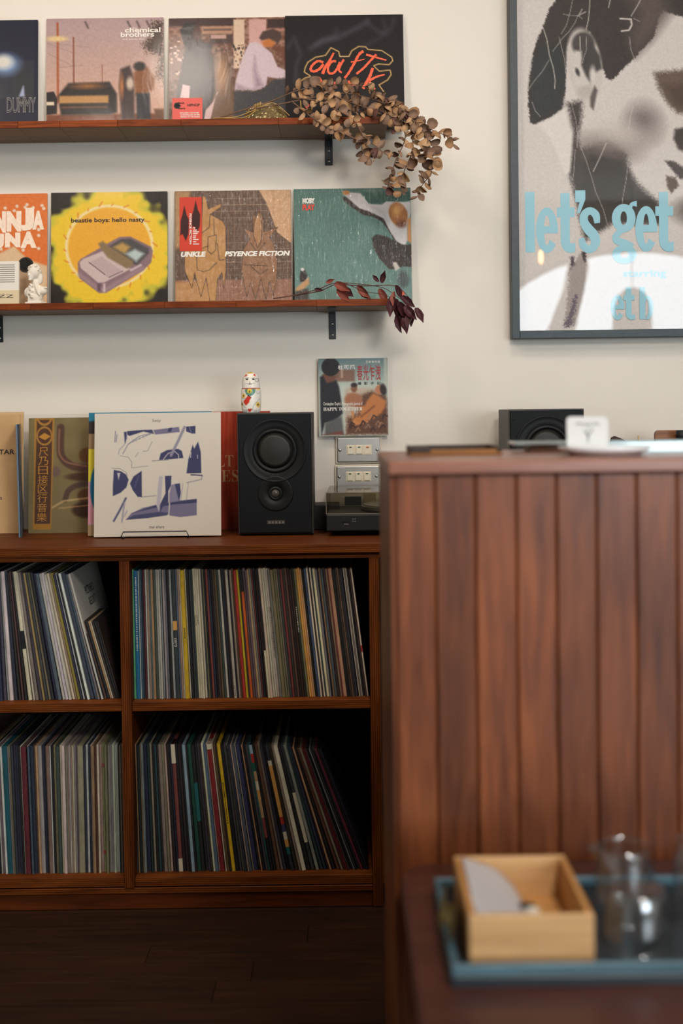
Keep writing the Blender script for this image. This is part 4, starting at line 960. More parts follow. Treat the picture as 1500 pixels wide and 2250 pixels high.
RM = [rec_mesh(mSpine[0]), rec_mesh(mSpine[1])]; RMS = [rec_mesh(mSpine[0], .62), rec_mesh(mSpine[1], .62)]
ORD = ['', 'first', 'second', 'third', 'fourth', 'fifth', 'sixth', 'seventh', 'eighth', 'ninth', 'tenth', 'eleventh', 'twelfth', 'thirteenth', 'fourteenth', 'fifteenth', 'sixteenth', 'seventeenth', 'eighteenth', 'nineteenth', 'twentieth', 'twenty-first', 'twenty-second', 'twenty-third', 'twenty-fourth', 'twenty-fifth']
bandmats = {}
def bandmat(key):
    if key not in bandmats: bandmats[key] = M('band_'+PAL[key][1].replace(' ', '_'), PAL[key][0], .6)
    return bandmats[key]
def fill(comp, seq, px0, px1, pyb, leans, zbase, ysp=2.945, group=''):
    """seq: tokens 'colour width [!landmark text] [@bands]'; px0..px1 of the bottoms; leans: [(px, apparent degrees)]"""
    items = []
    for tok in seq:
        c, w = tok[0], tok[1]; items.append((c, w, tok[2] if len(tok) > 2 else None, tok[3] if len(tok) > 3 else None))
    X0, X1 = W(px0, pyb, ysp).x, W(px1, pyb, ysp).x
    sc = F/ysp; k = 1.0
    def place(k):
        x = X0; out = []
        for i, it in enumerate(items):
            px = 750+x*sc; th = max(0, np.interp(px, [a for a, b in leans], [b for a, b in leans])-.75)
            out.append([x, it[1]/sc*k, R(th)])
            x += it[1]/sc*k*1.03/math.cos(R(th))
            if i+1 < len(items):
                px2 = 750+x*sc; th2 = max(0, np.interp(px2, [a for a, b in leans], [b for a, b in leans])-.75)
                x += max(0, LREC*(math.sin(R(th2))-math.sin(R(th))))*1.02
        return out, x
    lo, hi = .1, 3
    for _ in range(40):
        k = (lo+hi)/2
        if place(k)[1] > X1: hi = k
        else: lo = k
    P, _ = place(k)
    mark, cnt = 'left end', 0; mk_i = -1
    for (c, w, lm, ex), (x, t_, th) in zip(items, P):
        col, word = PAL[c]; small = bool(ex and 'small' in ex)
        g = 1 if (ex and 'gloss' in ex) or (random.random() < .38 and not (ex and 'matt' in ex)) else 0
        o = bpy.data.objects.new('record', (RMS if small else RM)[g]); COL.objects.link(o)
        dy = random.uniform(-.004, .006)
        if small: dy += .012
        o.location = (x, ysp+dy, zbase+.0004); o.rotation_euler = (0, -th, 0); o.scale = (t_*.985, 1, 1 if small else random.uniform(.985, 1.0))
        f = random.uniform(.88, 1.1); cc = lin(np.clip(np.array(col)*f+rng.normal(0, 5, 3), 3, 250)); o.color = (float(cc[0]), float(cc[1]), float(cc[2]), 1)
        thick = 'thick ' if t_ > .0068 else 'thin ' if t_ < .0032 else ''
        if lm: lab = lm; mark = lm; cnt = 0
        else:
            cnt += 1
            if mark == 'left end': lab = f'{thick}{word} record, {ORD[cnt]} from the left end of the {comp} bay'
            else: lab = f'{thick}{word} record, {ORD[cnt]} right of {mark_short}, {comp} bay'
        if lm: mark_short = lm.split(' in the ')[0].split(' at the ')[0]
        tag(o, lab if not lm else lm, 'record', group)
        if ex:
            for e in ex.split(','):
                if e.startswith('band'):                     # band:colour:from:to (fractions from the top)
                    _, ck, a, b = e.split(':'); a, b = float(a), float(b)
                    bo = link('paper_band', box(-.02, 1.02, -.0009, .05, LREC*(1-b), LREC*(1-a)), bandmat(ck), o)
                elif e.startswith('txt'):                    # lettering down the spine
                    _, st, a, b, ink = e.split(':'); a, b = float(a), float(b)
                    me = text_mesh(st, LREC*(b-a), min(t_*.62, .0055)/t_*1.0)
                    # rotate so it reads downwards: x->-z
                    co = np.empty(len(me.vertices)*3); me.vertices.foreach_get('co', co); co = co.reshape(-1, 3)
                    hh = min(t_*.62, .0055)/t_
                    nc = np.stack([.5-hh/2+co[:, 2], np.full(len(co), -.0012), LREC*(1-a)-co[:, 0]], 1); me.vertices.foreach_set('co', nc.ravel()); me.update()
                    link('spine_lettering', me, mWhiteInk if ink == 'w' else mBlackInk, o)
                elif e.startswith('dash'):                   # small illegible spine print
                    _, a, b, ink = e.split(':'); a, b = float(a), float(b); bm = bmesh.new(); z = LREC*(1-a)
                    while z > LREC*(1-b):
                        l = random.uniform(.001, .0035); box(.38, .66, -.0006, .0001, z-l, z, bm=bm); z -= l+random.uniform(.0008, .003)
                    link('spine_lettering', bm, mWhiteInk if ink == 'w' else mBlackInk, o)
def toks(s): return [(a.split(':')[0], float(a.split(':')[1])) for a in s.split()]
UR = [('lg', 6, 'lime green record at the far left of the upper right compartment', 'gloss'), ('bl', 8, 'bright blue dotted spine in the upper right compartment', 'matt,dash:.05:.62:w')] + toks('wh:2 sl:4 ds:4') + \
     [('mr', 4, 'narrow maroon spine in the upper right compartment', '')] + toks('wh:3 tp:5 sl:3 tn:5 dg:5 gw:4 gw:4 gw:3 ds:2 gw:4 gr:3 bk:6 gw:5') + \
     [('ds', 8, 'dark spine with orange patch in the upper right compartment', 'matt,band:ot:.40:.47,txt:cero:.53:.60:w')] + toks('sl:3 tp:4 cr:3') + \
     [('yl', 8, 'wide yellow spine in the upper right compartment', 'matt,dash:.45:.52:b')] + toks('cr:3 bk:5 dg:4 ds:4') + [('cr', 4, None, 'matt,dash:.36:.44:b'), ('cr', 4, None, 'matt,dash:.36:.42:b'), ('cr', 4, None, 'matt'), ('cr', 4, None, 'matt')] + toks('dg:3 ol:3 bk:3') + \
     [('dr', 5, 'dull red spine in the upper right compartment', 'matt')] + toks('nv:4 bk:4 db:5 br:4 dg:4 cr:5 bk:6 db:3') + [('cr', 5, None, 'matt,dash:.9:.97:b')] + toks('bk:3 tp:4 br:4') + \
     [('rd', 6, 'scarlet red spine in the upper right compartment', 'matt'), ('yl', 4, 'narrow yellow spine in the upper right compartment', 'matt')] + toks('dg:3') + [('og', 5, 'short orange spine in the upper right compartment', 'matt,band:bk:.0:.17')] + \
     toks('mv:5 mv:4 tn:4 gr:3 dr:3 bk:6 db:3') + [('cr', 4, 'first of the cream block in the upper right compartment', 'matt,band:bk:.0:.63'), ('cr', 5, None, 'matt'), ('cr', 4, None, 'matt'), ('cr', 4, None, 'matt,dash:.3:.34:b'), ('cr', 5, None, 'matt,dash:.3:.7:b')] + \
     toks('gr:4') + [('ol', 7, 'wide olive spine in the upper right compartment', 'gloss')] + toks('ol:4 tp:4 dg:4 dr:5 db:5 br:4 db:5 db:4') + [('db', 5, None, 'dash:.3:.5:w')] + toks('ol:4') + \
     [('ot', 4, 'brightest orange tan spine in the upper right compartment', 'matt')] + toks('ot:4 tn:3 bk:5') + [('sl', 5, 'grey blue spine with dark lettering in the upper right compartment', 'matt,dash:.15:.35:b')] + toks('cr:3 db:3 cr:3 dg:3 cr:5 gr:4 nv:3 tn:3 sl:5 db:5 tp:4 dr:2') + \
     [('tn', 7, 'wide worn tan spine in the upper right compartment', 'gloss')] + toks('bk:5 db:5 tn:2 bk:4 dg:3 nv:3 cr:2 tp:3 cr:2 bk:4 db:4') + [('cr', 3, 'last cream record leaning at the right end in the upper right compartment', 'matt,band:rd:.6:.65')]
UL = toks('bk:6 ds:5 bk:5 tl:4 bk:6 dg:4') + [('dr', 6, 'mottled red spine in the upper left compartment', 'gloss')] + toks('gr:4 nv:5 dg:5 gw:3') + [('pw', 6, 'pinkish white spine in the upper left compartment', 'matt')] + toks('nv:5 db:4 br:3 bk:5') + \
     [('cr', 6, 'wide cream spine in the upper left compartment', 'matt,band:bk:.46:.60')] + toks('cr:3 tp:5 ds:5 tn:3 dg:4 tp:4 bk:5 nv:4') + [('sl', 6, 'blue grey glossy spine in the upper left compartment', 'gloss')] + toks('pw:4 pw:5 pw:4 cr:4 tp:3') + \
     [('oy', 5, 'olive yellow spine in the upper left compartment', 'matt')] + toks('nv:3 wh:3 bk:3 wh:4 ds:6 sl:4 gr:3')
LL = toks('tp:5 tn:6 bk:5 wh:2 mv:6') + [('wh', 4, 'bright white spine in the lower left compartment', 'matt'), ('tb', 10, 'wide teal blue spine in the lower left compartment', 'matt')] + toks('gr:3 ol:3 ds:5 dg:4 nv:5 bk:4 wh:2') + \
     [('mr', 10, 'wide maroon spine in the lower left compartment', 'gloss')] + toks('wh:2 sl:4 nv:7 br:3 tn:4 pw:2') + [('gw', 6, 'pale grey glossy spine in the lower left compartment', 'gloss')] + toks('nv:5 bk:3 mv:7 wh:2 bk:5 ol:5 dg:6') + \
     [('cr', 4, 'cream and beige pair in the lower left compartment', 'matt')] + toks('pw:6 tp:4 tp:3 wh:2 tp:4 cr:3 gr:4 mv:3') + [('tp', 11, 'widest taupe spine in the lower left compartment', 'matt')] + toks('nv:5 wh:5 nv:4 cr:3 tn:5 br:5 cr:4 tp:5') + \
     [('ol', 6, 'greyish olive spine with red marks in the lower left compartment', 'matt,band:dr:.15:.18,band:dr:.83:.86')] + toks('ol:5 gr:5 gr:5 gw:4 gw:3 wh:4 bk:2 tp:4 tp:4')
LR_ = toks('dg:4 tn:2 bk:6 tn:2 gr:4') + [('nv', 7, 'navy glossy spine in the lower right compartment', 'gloss')] + toks('nv:4 tp:4 bk:5 tl:3 db:4 tp:6 ol:4') + [('cr', 4, 'cream spine near the left end in the lower right compartment', 'matt')] + toks('bk:6 nv:3') + \
     [('dr', 7, 'pinkish brown spine with cream ends in the lower right compartment', 'matt,band:cr:.0:.15,band:cr:.9:1')] + toks('bk:5 db:5 bk:3') + [('lb', 6, 'light blue spine in the lower right compartment', 'gloss')] + toks('bk:3') + \
     [('gn', 7, 'green spine in the lower right compartment', 'matt')] + [('bk', 6, None, 'band:tl:.3:.6')] + toks('ds:5 dg:4 db:3') + [('cr', 4, 'cream spine beside slate in the lower right compartment', 'matt')] + toks('sl:5 cr:2') + \
     [('dk', 8, 'dark red spine with white ends in the lower right compartment', 'matt,band:cr:.0:.04')] + toks('cr:2 br:5 db:3') + [('yl', 6, 'yellow spine with black lettering in the lower right compartment', 'matt,dash:.3:.62:b')] + toks('bk:6 dg:4 cr:2 ds:6 cr:2 sl:5 cr:2') + \
     [('iv', 7, 'indigo spine in the lower right compartment', 'matt')] + toks('bk:4 tn:2 bk:5 dg:4 tl:3') + [('bk', 5, 'spine with many coloured blocks in the lower right compartment', 'matt,band:lb:.0:.07,band:rd:.07:.14,band:gn:.14:.21,band:tn:.21:.29,band:cr:.29:.36,band:ot:.36:.44,band:tn:.44:.58,band:dr:.58:.74')] + \
     toks('bk:4 br:6 tp:4 nv:5 bk:5') + [('nv', 6, 'spine with long orange band in the lower right compartment', 'matt,band:cr:.12:.16,band:ot:.16:.57,band:rd:.57:.63,band:iv:.63:.69,band:cr:.69:.75,band:ot:.75:.81,band:tl:.81:.87')] + toks('db:6 tp:4') + \
     [('cr', 7, 'wide cream spine in the lower right compartment', 'matt')] + toks('bk:6') + [('dg', 6, 'dark spine with white script patch in the lower right compartment', 'matt,band:cr:.38:.78')] + toks('gr:5 ds:5 nv:4 db:3') + \
     [('tn', 3, 'thin tan spine in the lower right compartment', 'matt')] + toks('bk:6 br:5 tp:4 mr:3') + [('dk', 3, 'thin red leaning spine in the lower right compartment', 'matt')] + toks('db:3 bk:4 gr:2 bk:4 dg:4 mr:4 bk:4 bk:4')
def widen(seq, n):  # trim very long lists a little from the middle so widths stay true
    return seq
fill('upper right', UR, 293, 810, 1540, [(293, 1.2), (430, 3.0), (560, 5.2), (700, 6.6), (810, 7.7)], zm1, group='records in the upper right compartment')
fill('upper left', UL, -56, 219, 1543, [(-60, 2.0), (0, 3.0), (70, 8.0), (150, 11.5), (222, 14.4)], zm1, group='records in the upper left compartment')
fill('lower left', LL, -14, 276, 1925, [(-14, 2.6), (100, 1.6), (150, .9), (276, 1.1)], zb1, group='records in the lower left compartment')
fill('lower right', LR_, 301, 811, 1920, [(301, 1.7), (470, 6.0), (590, 10), (672, 13.9), (738, 19), (811, 22.5)], zb1, group='records in the lower right compartment')
# last tall sleeve of the upper left bay with its printed front showing, then singles
def facing():
    x = W(223, 1543, 2.945).x; th = R(13.8)
    t = thing('record', 'white topped leaning record with printed capitals showing in the upper left compartment', 'record', (x, 2.945, zm1+.0004), (0, -th, 0), 'records in the upper left compartment')
    tt = .0045
    link('sleeve_card', box(0, tt, 0, LREC, 0, LREC, .0005), M('resort_sleeve_white', (196, 190, 178), .6), t)
    link('lower_panel', box(tt+.0001, tt+.0006, .001, LREC-.001, .002, LREC*.52), M('resort_sleeve_blue', (34, 52, 66), .6), t)
    for st, z, a in (('PICTURED', .245, .10), ('RESORT', .215, .115)):
        me = text_mesh(st, .10 if st == 'PICTURED' else .075, .020)
        co = np.empty(len(me.vertices)*3); me.vertices.foreach_get('co', co); co = co.reshape(-1, 3)
        nc = np.stack([np.full(len(co), tt+.0007), a+co[:, 0], z+co[:, 2]], 1); me.vertices.foreach_set('co', nc.ravel()); me.update()
        link('lettering', me, mBlackInk, t)
    x += .0055
    sm = [('br', .005, 'brown seven inch single next to the printed white record'), ('bk', .007, 'black seven inch single right of the brown single'), ('tn', .004, 'tan seven inch single in the upper left compartment'), ('cr', .003, 'cream seven inch single in the upper left compartment'),
          ('db', .005, 'dark brown seven inch single in the upper left compartment'), ('bk', .006, 'black seven inch single right of the dark brown one'), ('db', .003, 'thin last seven inch single at the right end of the row')]
    for i, (c, w, lab) in enumerate(sm):
        o = bpy.data.objects.new('single', RMS[0]); COL.objects.link(o); o.location = (x, 2.955, zm1+.0004); o.rotation_euler = (0, -R(15.2), 0); o.scale = (w, 1, 1)
        cc = lin(PAL[c][0]); o.color = (float(cc[0]), float(cc[1]), float(cc[2]), 1); tag(o, lab, 'record', 'seven inch singles in the upper left compartment')
        x += w*1.09+.0003
facing()

# ------------------------------------------------------------------ things on the cabinet
ZT = T
def flatart(x0, y0, x1, y1, f, step=1.6):
    def g(pz, pt): return f(Art(x0, pt, x1, pz, (200, 200, 200), step))
    return g
def a_tan(A): A.C[:] = (214, 172, 122); A.mottle(5, 20, 20, 1); A.line([(42, A.y0), (44, A.y1)], 1.2, (180, 140, 100), 2, .7); A.rect(A.x0, A.y0, A.x1, A.y0+5, (226, 190, 140), 3); return A
sleeve('record_sleeve', 'tan record sleeve with black capitals at the left edge of the cabinet top', -218, 915, 50, 1166, 3.26, R(6), flatart(-218, 0, 50, 0, a_tan, 2.5),
       [('GUITAR', -34, 988, 31, 999, mBlackInk, dict(offset=.02)), ('songs', -25, 1093, 4, 1102, mBlackInk)], mPrintWrap, mCard, z=ZT, group='sleeves on the cabinet top')
for i, (x, c, lab) in enumerate(((56, (92, 112, 130), 'slate blue sleeve seen nearly edge on beside the tan sleeve'), (60.5, (30, 30, 36), 'black sleeve seen nearly edge on before the gold sleeve'))):
    t = thing('record_sleeve', lab, 'record', (W(x, 1165, 3.20).x, 3.14, ZT), (0, R(-.5), R(13.2)), 'sleeves on the cabinet top')
    link('sleeve_card', box(-.002, .0025, 0, .20, 0, .29, .0005), M('edge_sleeve', c, .5, coat=.5), t)
def a_gold(A):
    A.C[:] = (132, 116, 78); A.mottle(6, 30, 30, 1)
    c1 = (96, 68, 56)
    A.line(sp([(133, 938), (132, 985), (136, 1003), (150, 1018), (175, 1027), (250, 1030)], 6), 17, c1, 4); A.line(sp([(130, 942), (129, 985), (134, 1003), (150, 1016), (190, 1024)], 6), 3, (190, 140, 110), 4, .7)
    A.ell(193, 1000, 20, 17, (110, 76, 46), 4); A.ell(122, 1035, 10, 11, (120, 96, 88), 4); A.ell(195, 1047, 50, 10, (86, 60, 44), 4); A.line(sp([(143, 1097), (150, 1078), (170, 1066), (200, 1062)], 6), 12, (92, 72, 64), 4)
    A.ell(192, 1090, 22, 16, (104, 66, 44), 5); A.ell(190, 1120, 32, 18, (70, 48, 36), 6); A.line([(113, 1115), (140, 1100), (195, 1094)], 3, (240, 200, 140), 4, .8); A.line([(130, 1116), (195, 1110)], 2, (230, 180, 120), 3, .7)
    A.poly([(75, 917), (119, 917), (112, 1162), (72, 1162)], (184, 134, 62), 1.5); A.poly([(80, 920), (115, 920), (110, 1150), (75, 1150)], (92, 62, 46), 1.5)
    A.ring(97, 900+5, 18, 26, 3.5, (184, 134, 62), 1.5); A.ring(97, 956, 16, 19, 3.5, (184, 134, 62), 1.5); A.ell(97, 955, 14, 16, (92, 62, 46), 2); A.poly([(84, 958), (97, 949), (111, 957), (98, 965)], (204, 146, 60), 1.5)
    A.poly([(72, 1151), (112, 1151), (112, 1162), (72, 1162)], (176, 122, 52), 1.5); return A
t = sleeve('record_sleeve', 'gold grey record sleeve with a brown vertical band of characters, behind the white one', 62, 912, 322, 1163, 3.25, R(5), flatart(62, 0, 322, 0, a_gold, 1.4), [], mPrintGloss, mCard, z=ZT, group='sleeves on the cabinet top', hgt=.306)
for i, ch in enumerate('\u5c3a\u4e43\u65e5\u63a5\u533a\u884c\u97f3\u6a02'): ptext(t, ch, 84.5-i*.5, 981+i*20.6, 106-i*.5, 1000+i*20.6, mGoldInk, offset=.0, d=.0014)
film(t, -.168, .155, .3065, .3155); film(t, -.168, -.1625, 0, .3065)
def a_multi(A):
    A.C[:] = (48, 130, 160); A.rect(192, 922, 260, 985, (60, 50, 48), 3); A.rect(192, 950, 260, 984, (160, 130, 96), 2); A.rect(192, 984, 260, 1056, (226, 206, 60), 1.5); A.rect(192, 1056, 260, 1152, (214, 150, 160), 1.5)
    A.rect(192, 1152, 260, 1180, (168, 140, 100), 2); A.ell(214, 1070, 17, 50, (30, 112, 146), 2); return A
sleeve('record_sleeve', 'blue yellow and pink record sleeve showing as a strip behind the white sleeve', 193, 910, 466, 1181, 3.13, R(7), flatart(193, 0, 466, 0, a_multi, 2), [], mPrintGloss, mPaper, z=ZT+.003, group='sleeves on the cabinet top')
def a_red(A): A.C[:] = (176, 60, 34); A.mottle(16, 3, 60, 1); A.mottle(8, 40, 60, 2); return A
t = sleeve('record_sleeve', 'red record sleeve with gold serif capitals behind the loudspeaker', 336, 905, 596, 1160, 3.29, R(4.5), flatart(336, 0, 596, 0, a_red, 1.8), [], mPrintWrap, None, z=ZT, group='sleeves on the cabinet top')
mTanInk = M('tan_ink', (206, 160, 112), .5)
for st, a, b in (('\U0001D412\U0001D400\U0001D40B\U0001D413', 440, 1000), ('\U0001D413\U0001D408\U0001D40C\U0001D404\U0001D412', 425, 1033)): ptext(t, st, a, b, 514 if b < 1010 else 525, b+26, mTanInk, offset=-.008, d=.0014)

def a_sway(A):
    A.C[:] = (224, 214, 198)
    Q = lambda *p: CV(p, 180, 880, 4.167); ind = (66, 68, 104); lav = (122, 116, 144)
    A.poly(Q((410, 270), (520, 262), (640, 258), (660, 300), (560, 275), (430, 315), (410, 300)), ind, 1.5); A.poly(Q((650, 262), (890, 236), (895, 285), (670, 305)), lav, 1.5); A.poly(Q((790, 248), (830, 240), (815, 280), (785, 285)), ind, 1.5)
    A.poly(Q((955, 235), (1042, 228), (1040, 300), (1010, 300), (955, 280)), ind, 1.5); A.line(Q((985, 240), (1000, 285)), 2, lav, 2)
    A.poly(Q((380, 278), (405, 275), (408, 340), (388, 385)), ind, 2); A.line(Q((302, 270), (295, 370)), 1.6, lav, 1.5); A.line(Q((316, 300), (308, 370)), 1.6, lav, 1.5)
    A.line(Q((410, 300), (395, 380), (335, 450), (330, 485)), 1.4, (150, 145, 165), 1.6); A.line(Q((640, 290), (520, 320), (420, 390), (370, 480)), 1.6, (130, 126, 150), 1.6)
    for k in range(7): A.line(Q((430+k*30, 390-k*14), (470+k*30, 350-k*10)), 1.1, (130, 126, 150), 1.4)
    A.line(Q((350, 500), (420, 510), (455, 560), (450, 612), (605, 595)), .8, (110, 108, 120), 1.2); A.line(Q((640, 370), (600, 455), (555, 460)), 1, (130, 128, 140), 1.2); A.line(Q((515, 470), (485, 510)), 1, (130, 128, 140), 1.2)
    A.poly(Q((705, 540), (720, 480), (780, 450), (880, 440), (915, 460), (930, 525), (820, 535)), ind, 1.5); A.line(Q((745, 535), (790, 480), (850, 465), (885, 495), (885, 528)), 1.6, (214, 206, 200), 1.4)
    A.line(Q((640, 550), (790, 540)), 1.2, (100, 98, 110), 1.3); A.line(Q((940, 240), (880, 370), (815, 500)), 6, (150, 144, 162), 2.5)
    A.poly(Q((958, 668), (975, 540), (1015, 405), (1030, 440), (1065, 375), (1090, 470), (1095, 668)), ind, 1.5); A.line(Q((998, 475), (995, 520)), 2, (224, 214, 200), 1.5); A.line(Q((1060, 500), (1060, 530)), 2, (180, 176, 190), 1.5)
    A.line(Q((270, 612), (340, 615), (400, 650), (415, 680)), .9, (110, 108, 120), 1.2)
    A.poly(Q((288, 628), (350, 640), (400, 670), (425, 720), (405, 790), (350, 840), (280, 870), (280, 780)), ind, 1.6); A.poly(Q((318, 655), (350, 655), (332, 720)), (200, 192, 196), 1.6)
    A.poly(Q((545, 640), (548, 880), (510, 880), (465, 820), (437, 755), (470, 690)), ind, 1.6); A.line(Q((520, 680), (480, 790)), 2, (120, 120, 150), 3, .6)
    A.line(Q((400, 890), (350, 990), (290, 1098)), 5, (140, 134, 158), 2); A.line(Q((400, 890), (340, 1010), (290, 1098)), 2, ind, 2); A.line(Q((388, 930), (375, 1020), (365, 1108)), 3.5, (164, 158, 172), 2); A.line(Q((410, 1010), (385, 1060)), 3, (176, 170, 180), 3)
    A.poly(Q((400, 1088), (450, 1030), (560, 980), (700, 950), (850, 925), (1052, 905), (1052, 1055), (900, 1070), (805, 1055), (790, 1045), (600, 1075)), lav, 1.8)
    A.poly(Q((450, 1030), (700, 950), (850, 925), (1052, 905), (1052, 940), (830, 955), (650, 985)), ind, 2); A.poly(Q((400, 1088), (470, 1050), (700, 1020), (790, 1030), (780, 1052), (600, 1075)), (76, 78, 112), 2)
    A.line(Q((798, 850), (802, 940), (795, 1055)), 2.4, (216, 208, 198), 1.5)
    A.poly(Q((760, 690), (820, 688), (815, 780), (790, 830), (790, 930), (745, 960), (715, 1030), (720, 940), (765, 850)), ind, 1.8); A.poly(Q((705, 690), (740, 690), (725, 900), (705, 1020), (680, 960), (690, 850)), (190, 184, 192), 2)
    A.poly(Q((820, 770), (900, 760), (905, 860), (890, 925), (800, 935), (800, 850)), (140, 134, 158), 1.6); A.poly(Q((850, 765), (895, 762), (905, 840), (890, 925), (870, 850)), ind, 2)
    for x in (910, 960): A.line(Q((x+15, 760), (x-5, 920)), 1, (140, 134, 156), 1.3)
    A.line(Q((1000, 682), (1105, 690), (1095, 725), (960, 755)), 2, (150, 144, 158), 1.6); A.line(Q((1000, 682), (1100, 688)), 2.5, ind, 1.6); A.line(Q((540, 882), (680, 870)), 1, (100, 98, 110), 1.3)
    return A
t = sleeve('record_sleeve', 'white record sleeve with indigo brush shapes displayed on a wire stand', 206, 905, 486, 1180, 3.09, R(7), flatart(206, 0, 486, 0, a_sway, 1.25), [], mPrintGloss, mPaper, z=ZT+.004, group='sleeves on the cabinet top', hgt=.313)
for st, a, b, c, d in (('Sway', 334, 918, 353, 927, ), ('mei ehara', 328, 1154, 361, 1161)): ptext(t, st, a, b, c, d, mGreyInk, d=.0014)
t = thing('wire_stand', 'thin black wire stand holding the white record sleeve', 'stand', (W(342, 1181, 3.08).x, 3.08, ZT))
sw = 71/(F/3.08)
bm = tube([(-sw-.002, -.008, .002), (-sw-.004, -.014, .004), (-sw+.002, -.014, .018), (sw-.002, -.014, .018), (sw+.004, -.014, .004), (sw+.002, -.008, .002)], .0016, 7)
tube([(-sw, -.01, .0018), (-sw, .09, .0018), (-sw*.6, .10, .0018)], .0016, 7, bm); tube([(sw, -.01, .0018), (sw, .09, .0018), (sw*.6, .10, .0018)], .0016, 7, bm)
tube([(-sw*.6, .10, .0018), (0, .075, .17), (sw*.6, .10, .0018)], .0016, 7, bm)
link('wire', bm, mBlackMetal, t, smooth=True)

# loudspeakers
mSpkBody = M('speaker_cabinet_vinyl', (62, 60, 56), .5, bump=.2, bscale=500); mBaf = M('speaker_baffle', (13, 16, 19), .6, bump=.1, bscale=300, spec=.25)
mGuide = M('speaker_waveguide', (9, 9, 9), .5, spec=.35); mRub = M('rubber', (10, 10, 11), .5, spec=.35); mCone = M('speaker_cone', (30, 27, 22), .5, bump=.15, bscale=400); mDome = M('tweeter_dome', (70, 66, 60), .25)
def speaker(pxc, pyb, y, label, rz=0):
    s = F/y; w, h, d = 166/s, 268/s, .205
    t = thing('loudspeaker', label, 'loudspeaker', (W(pxc, pyb, y).x, y, ZT+.004), (0, 0, rz), 'bookshelf loudspeakers')
    link('cabinet', box(-w/2, w/2, .006, d, 0, h, .002), mSpkBody, t)
    k = .0035
    bm = bmesh.new()
    link('baffle', box(-w/2+k, w/2-k, 0, .008, k, h-k, .0015), mBaf, t)
    zc_ = (pyb-994)/s if pxc < 750 else (1178-994)/s
    zw = h-84/s; zt_ = h-178/s
    def L_(name, prof, z, mat, n=56): return link(name, lathe([(r/s, dd) for r, dd in prof], n, 'Y', 0, 0, z), mat, t, smooth=True)
    L_('woofer_trim', [(70, .0005), (69.5, -.0018), (68, -.0022), (66, -.0012), (58, .0), (49.5, -.0006), (48, .0005)], zw, mGuide)
    L_('woofer_surround', [(49.5, -.0006), (49, -.002), (46, -.0052), (42.5, -.0045), (40, -.0015), (38.5, -.0006)], zw, mRub)
    L_('woofer_cone', [(39.5, -.0012), (30, -.0018), (15, -.0035), (0, -.0042)], zw, mCone)
    L_('tweeter_plate', [(39.5, .0005), (39, -.0012), (36, -.0016), (28, -.0008), (16, -.0002), (15.5, .0005)], zt_, mGuide)
    L_('tweeter_ring', [(15.5, -.0002), (15, -.0022), (11, -.0028), (9.5, -.0012)], zt_, mRub, 32)
    L_('tweeter_dome', [(9.6, -.0012), (8.5, -.0045), (5, -.0072), (0, -.0085)], zt_, mDome, 28)
    for x, z in ((-73, 22), (67, 20)): L_('grille_socket', [(2.6, .0003), (2.4, -.0008), (1.2, -.0009), (1.0, .0002)], 0, mRub, 14).location = (x/s, 0, h-z/s)
    for x, z in ((-33, 25), (34, 25)): L_('grille_socket', [(2.2, .0003), (2.0, -.0008), (1.2, -.0009), (1.0, .0002)], 0, mRub, 14).location = (x/s, 0, z/s)
    b = link('badge', box(-20/s, 20/s, -.0012, .0, 22/s, 31/s, .0004), M('badge_metal', (74, 72, 70), .4, metal=.5), t)
    bm = bmesh.new()
    for i in range(5): box((-16+i*7.4)/s, (-12+i*7.4)/s, -.0014, -.0011, 24.5/s, 28.5/s, bm=bm)
    link('badge_mark', bm, mGreyInk, b)
    for x in (-1, 1):
        for yy_ in (.02, d-.02): link('foot', lathe([(.008, -.004), (.009, -.001), (.008, .0002)], 14, 'Z', x*(w/2-.02), yy_, 0), mRub, t)
    return h
sh = speaker(606.5, 1178, 3.10, 'black bookshelf loudspeaker beneath the white cat doll')
speaker(1203, 1171, 3.10, 'black bookshelf loudspeaker half hidden behind the wooden counter', R(0))
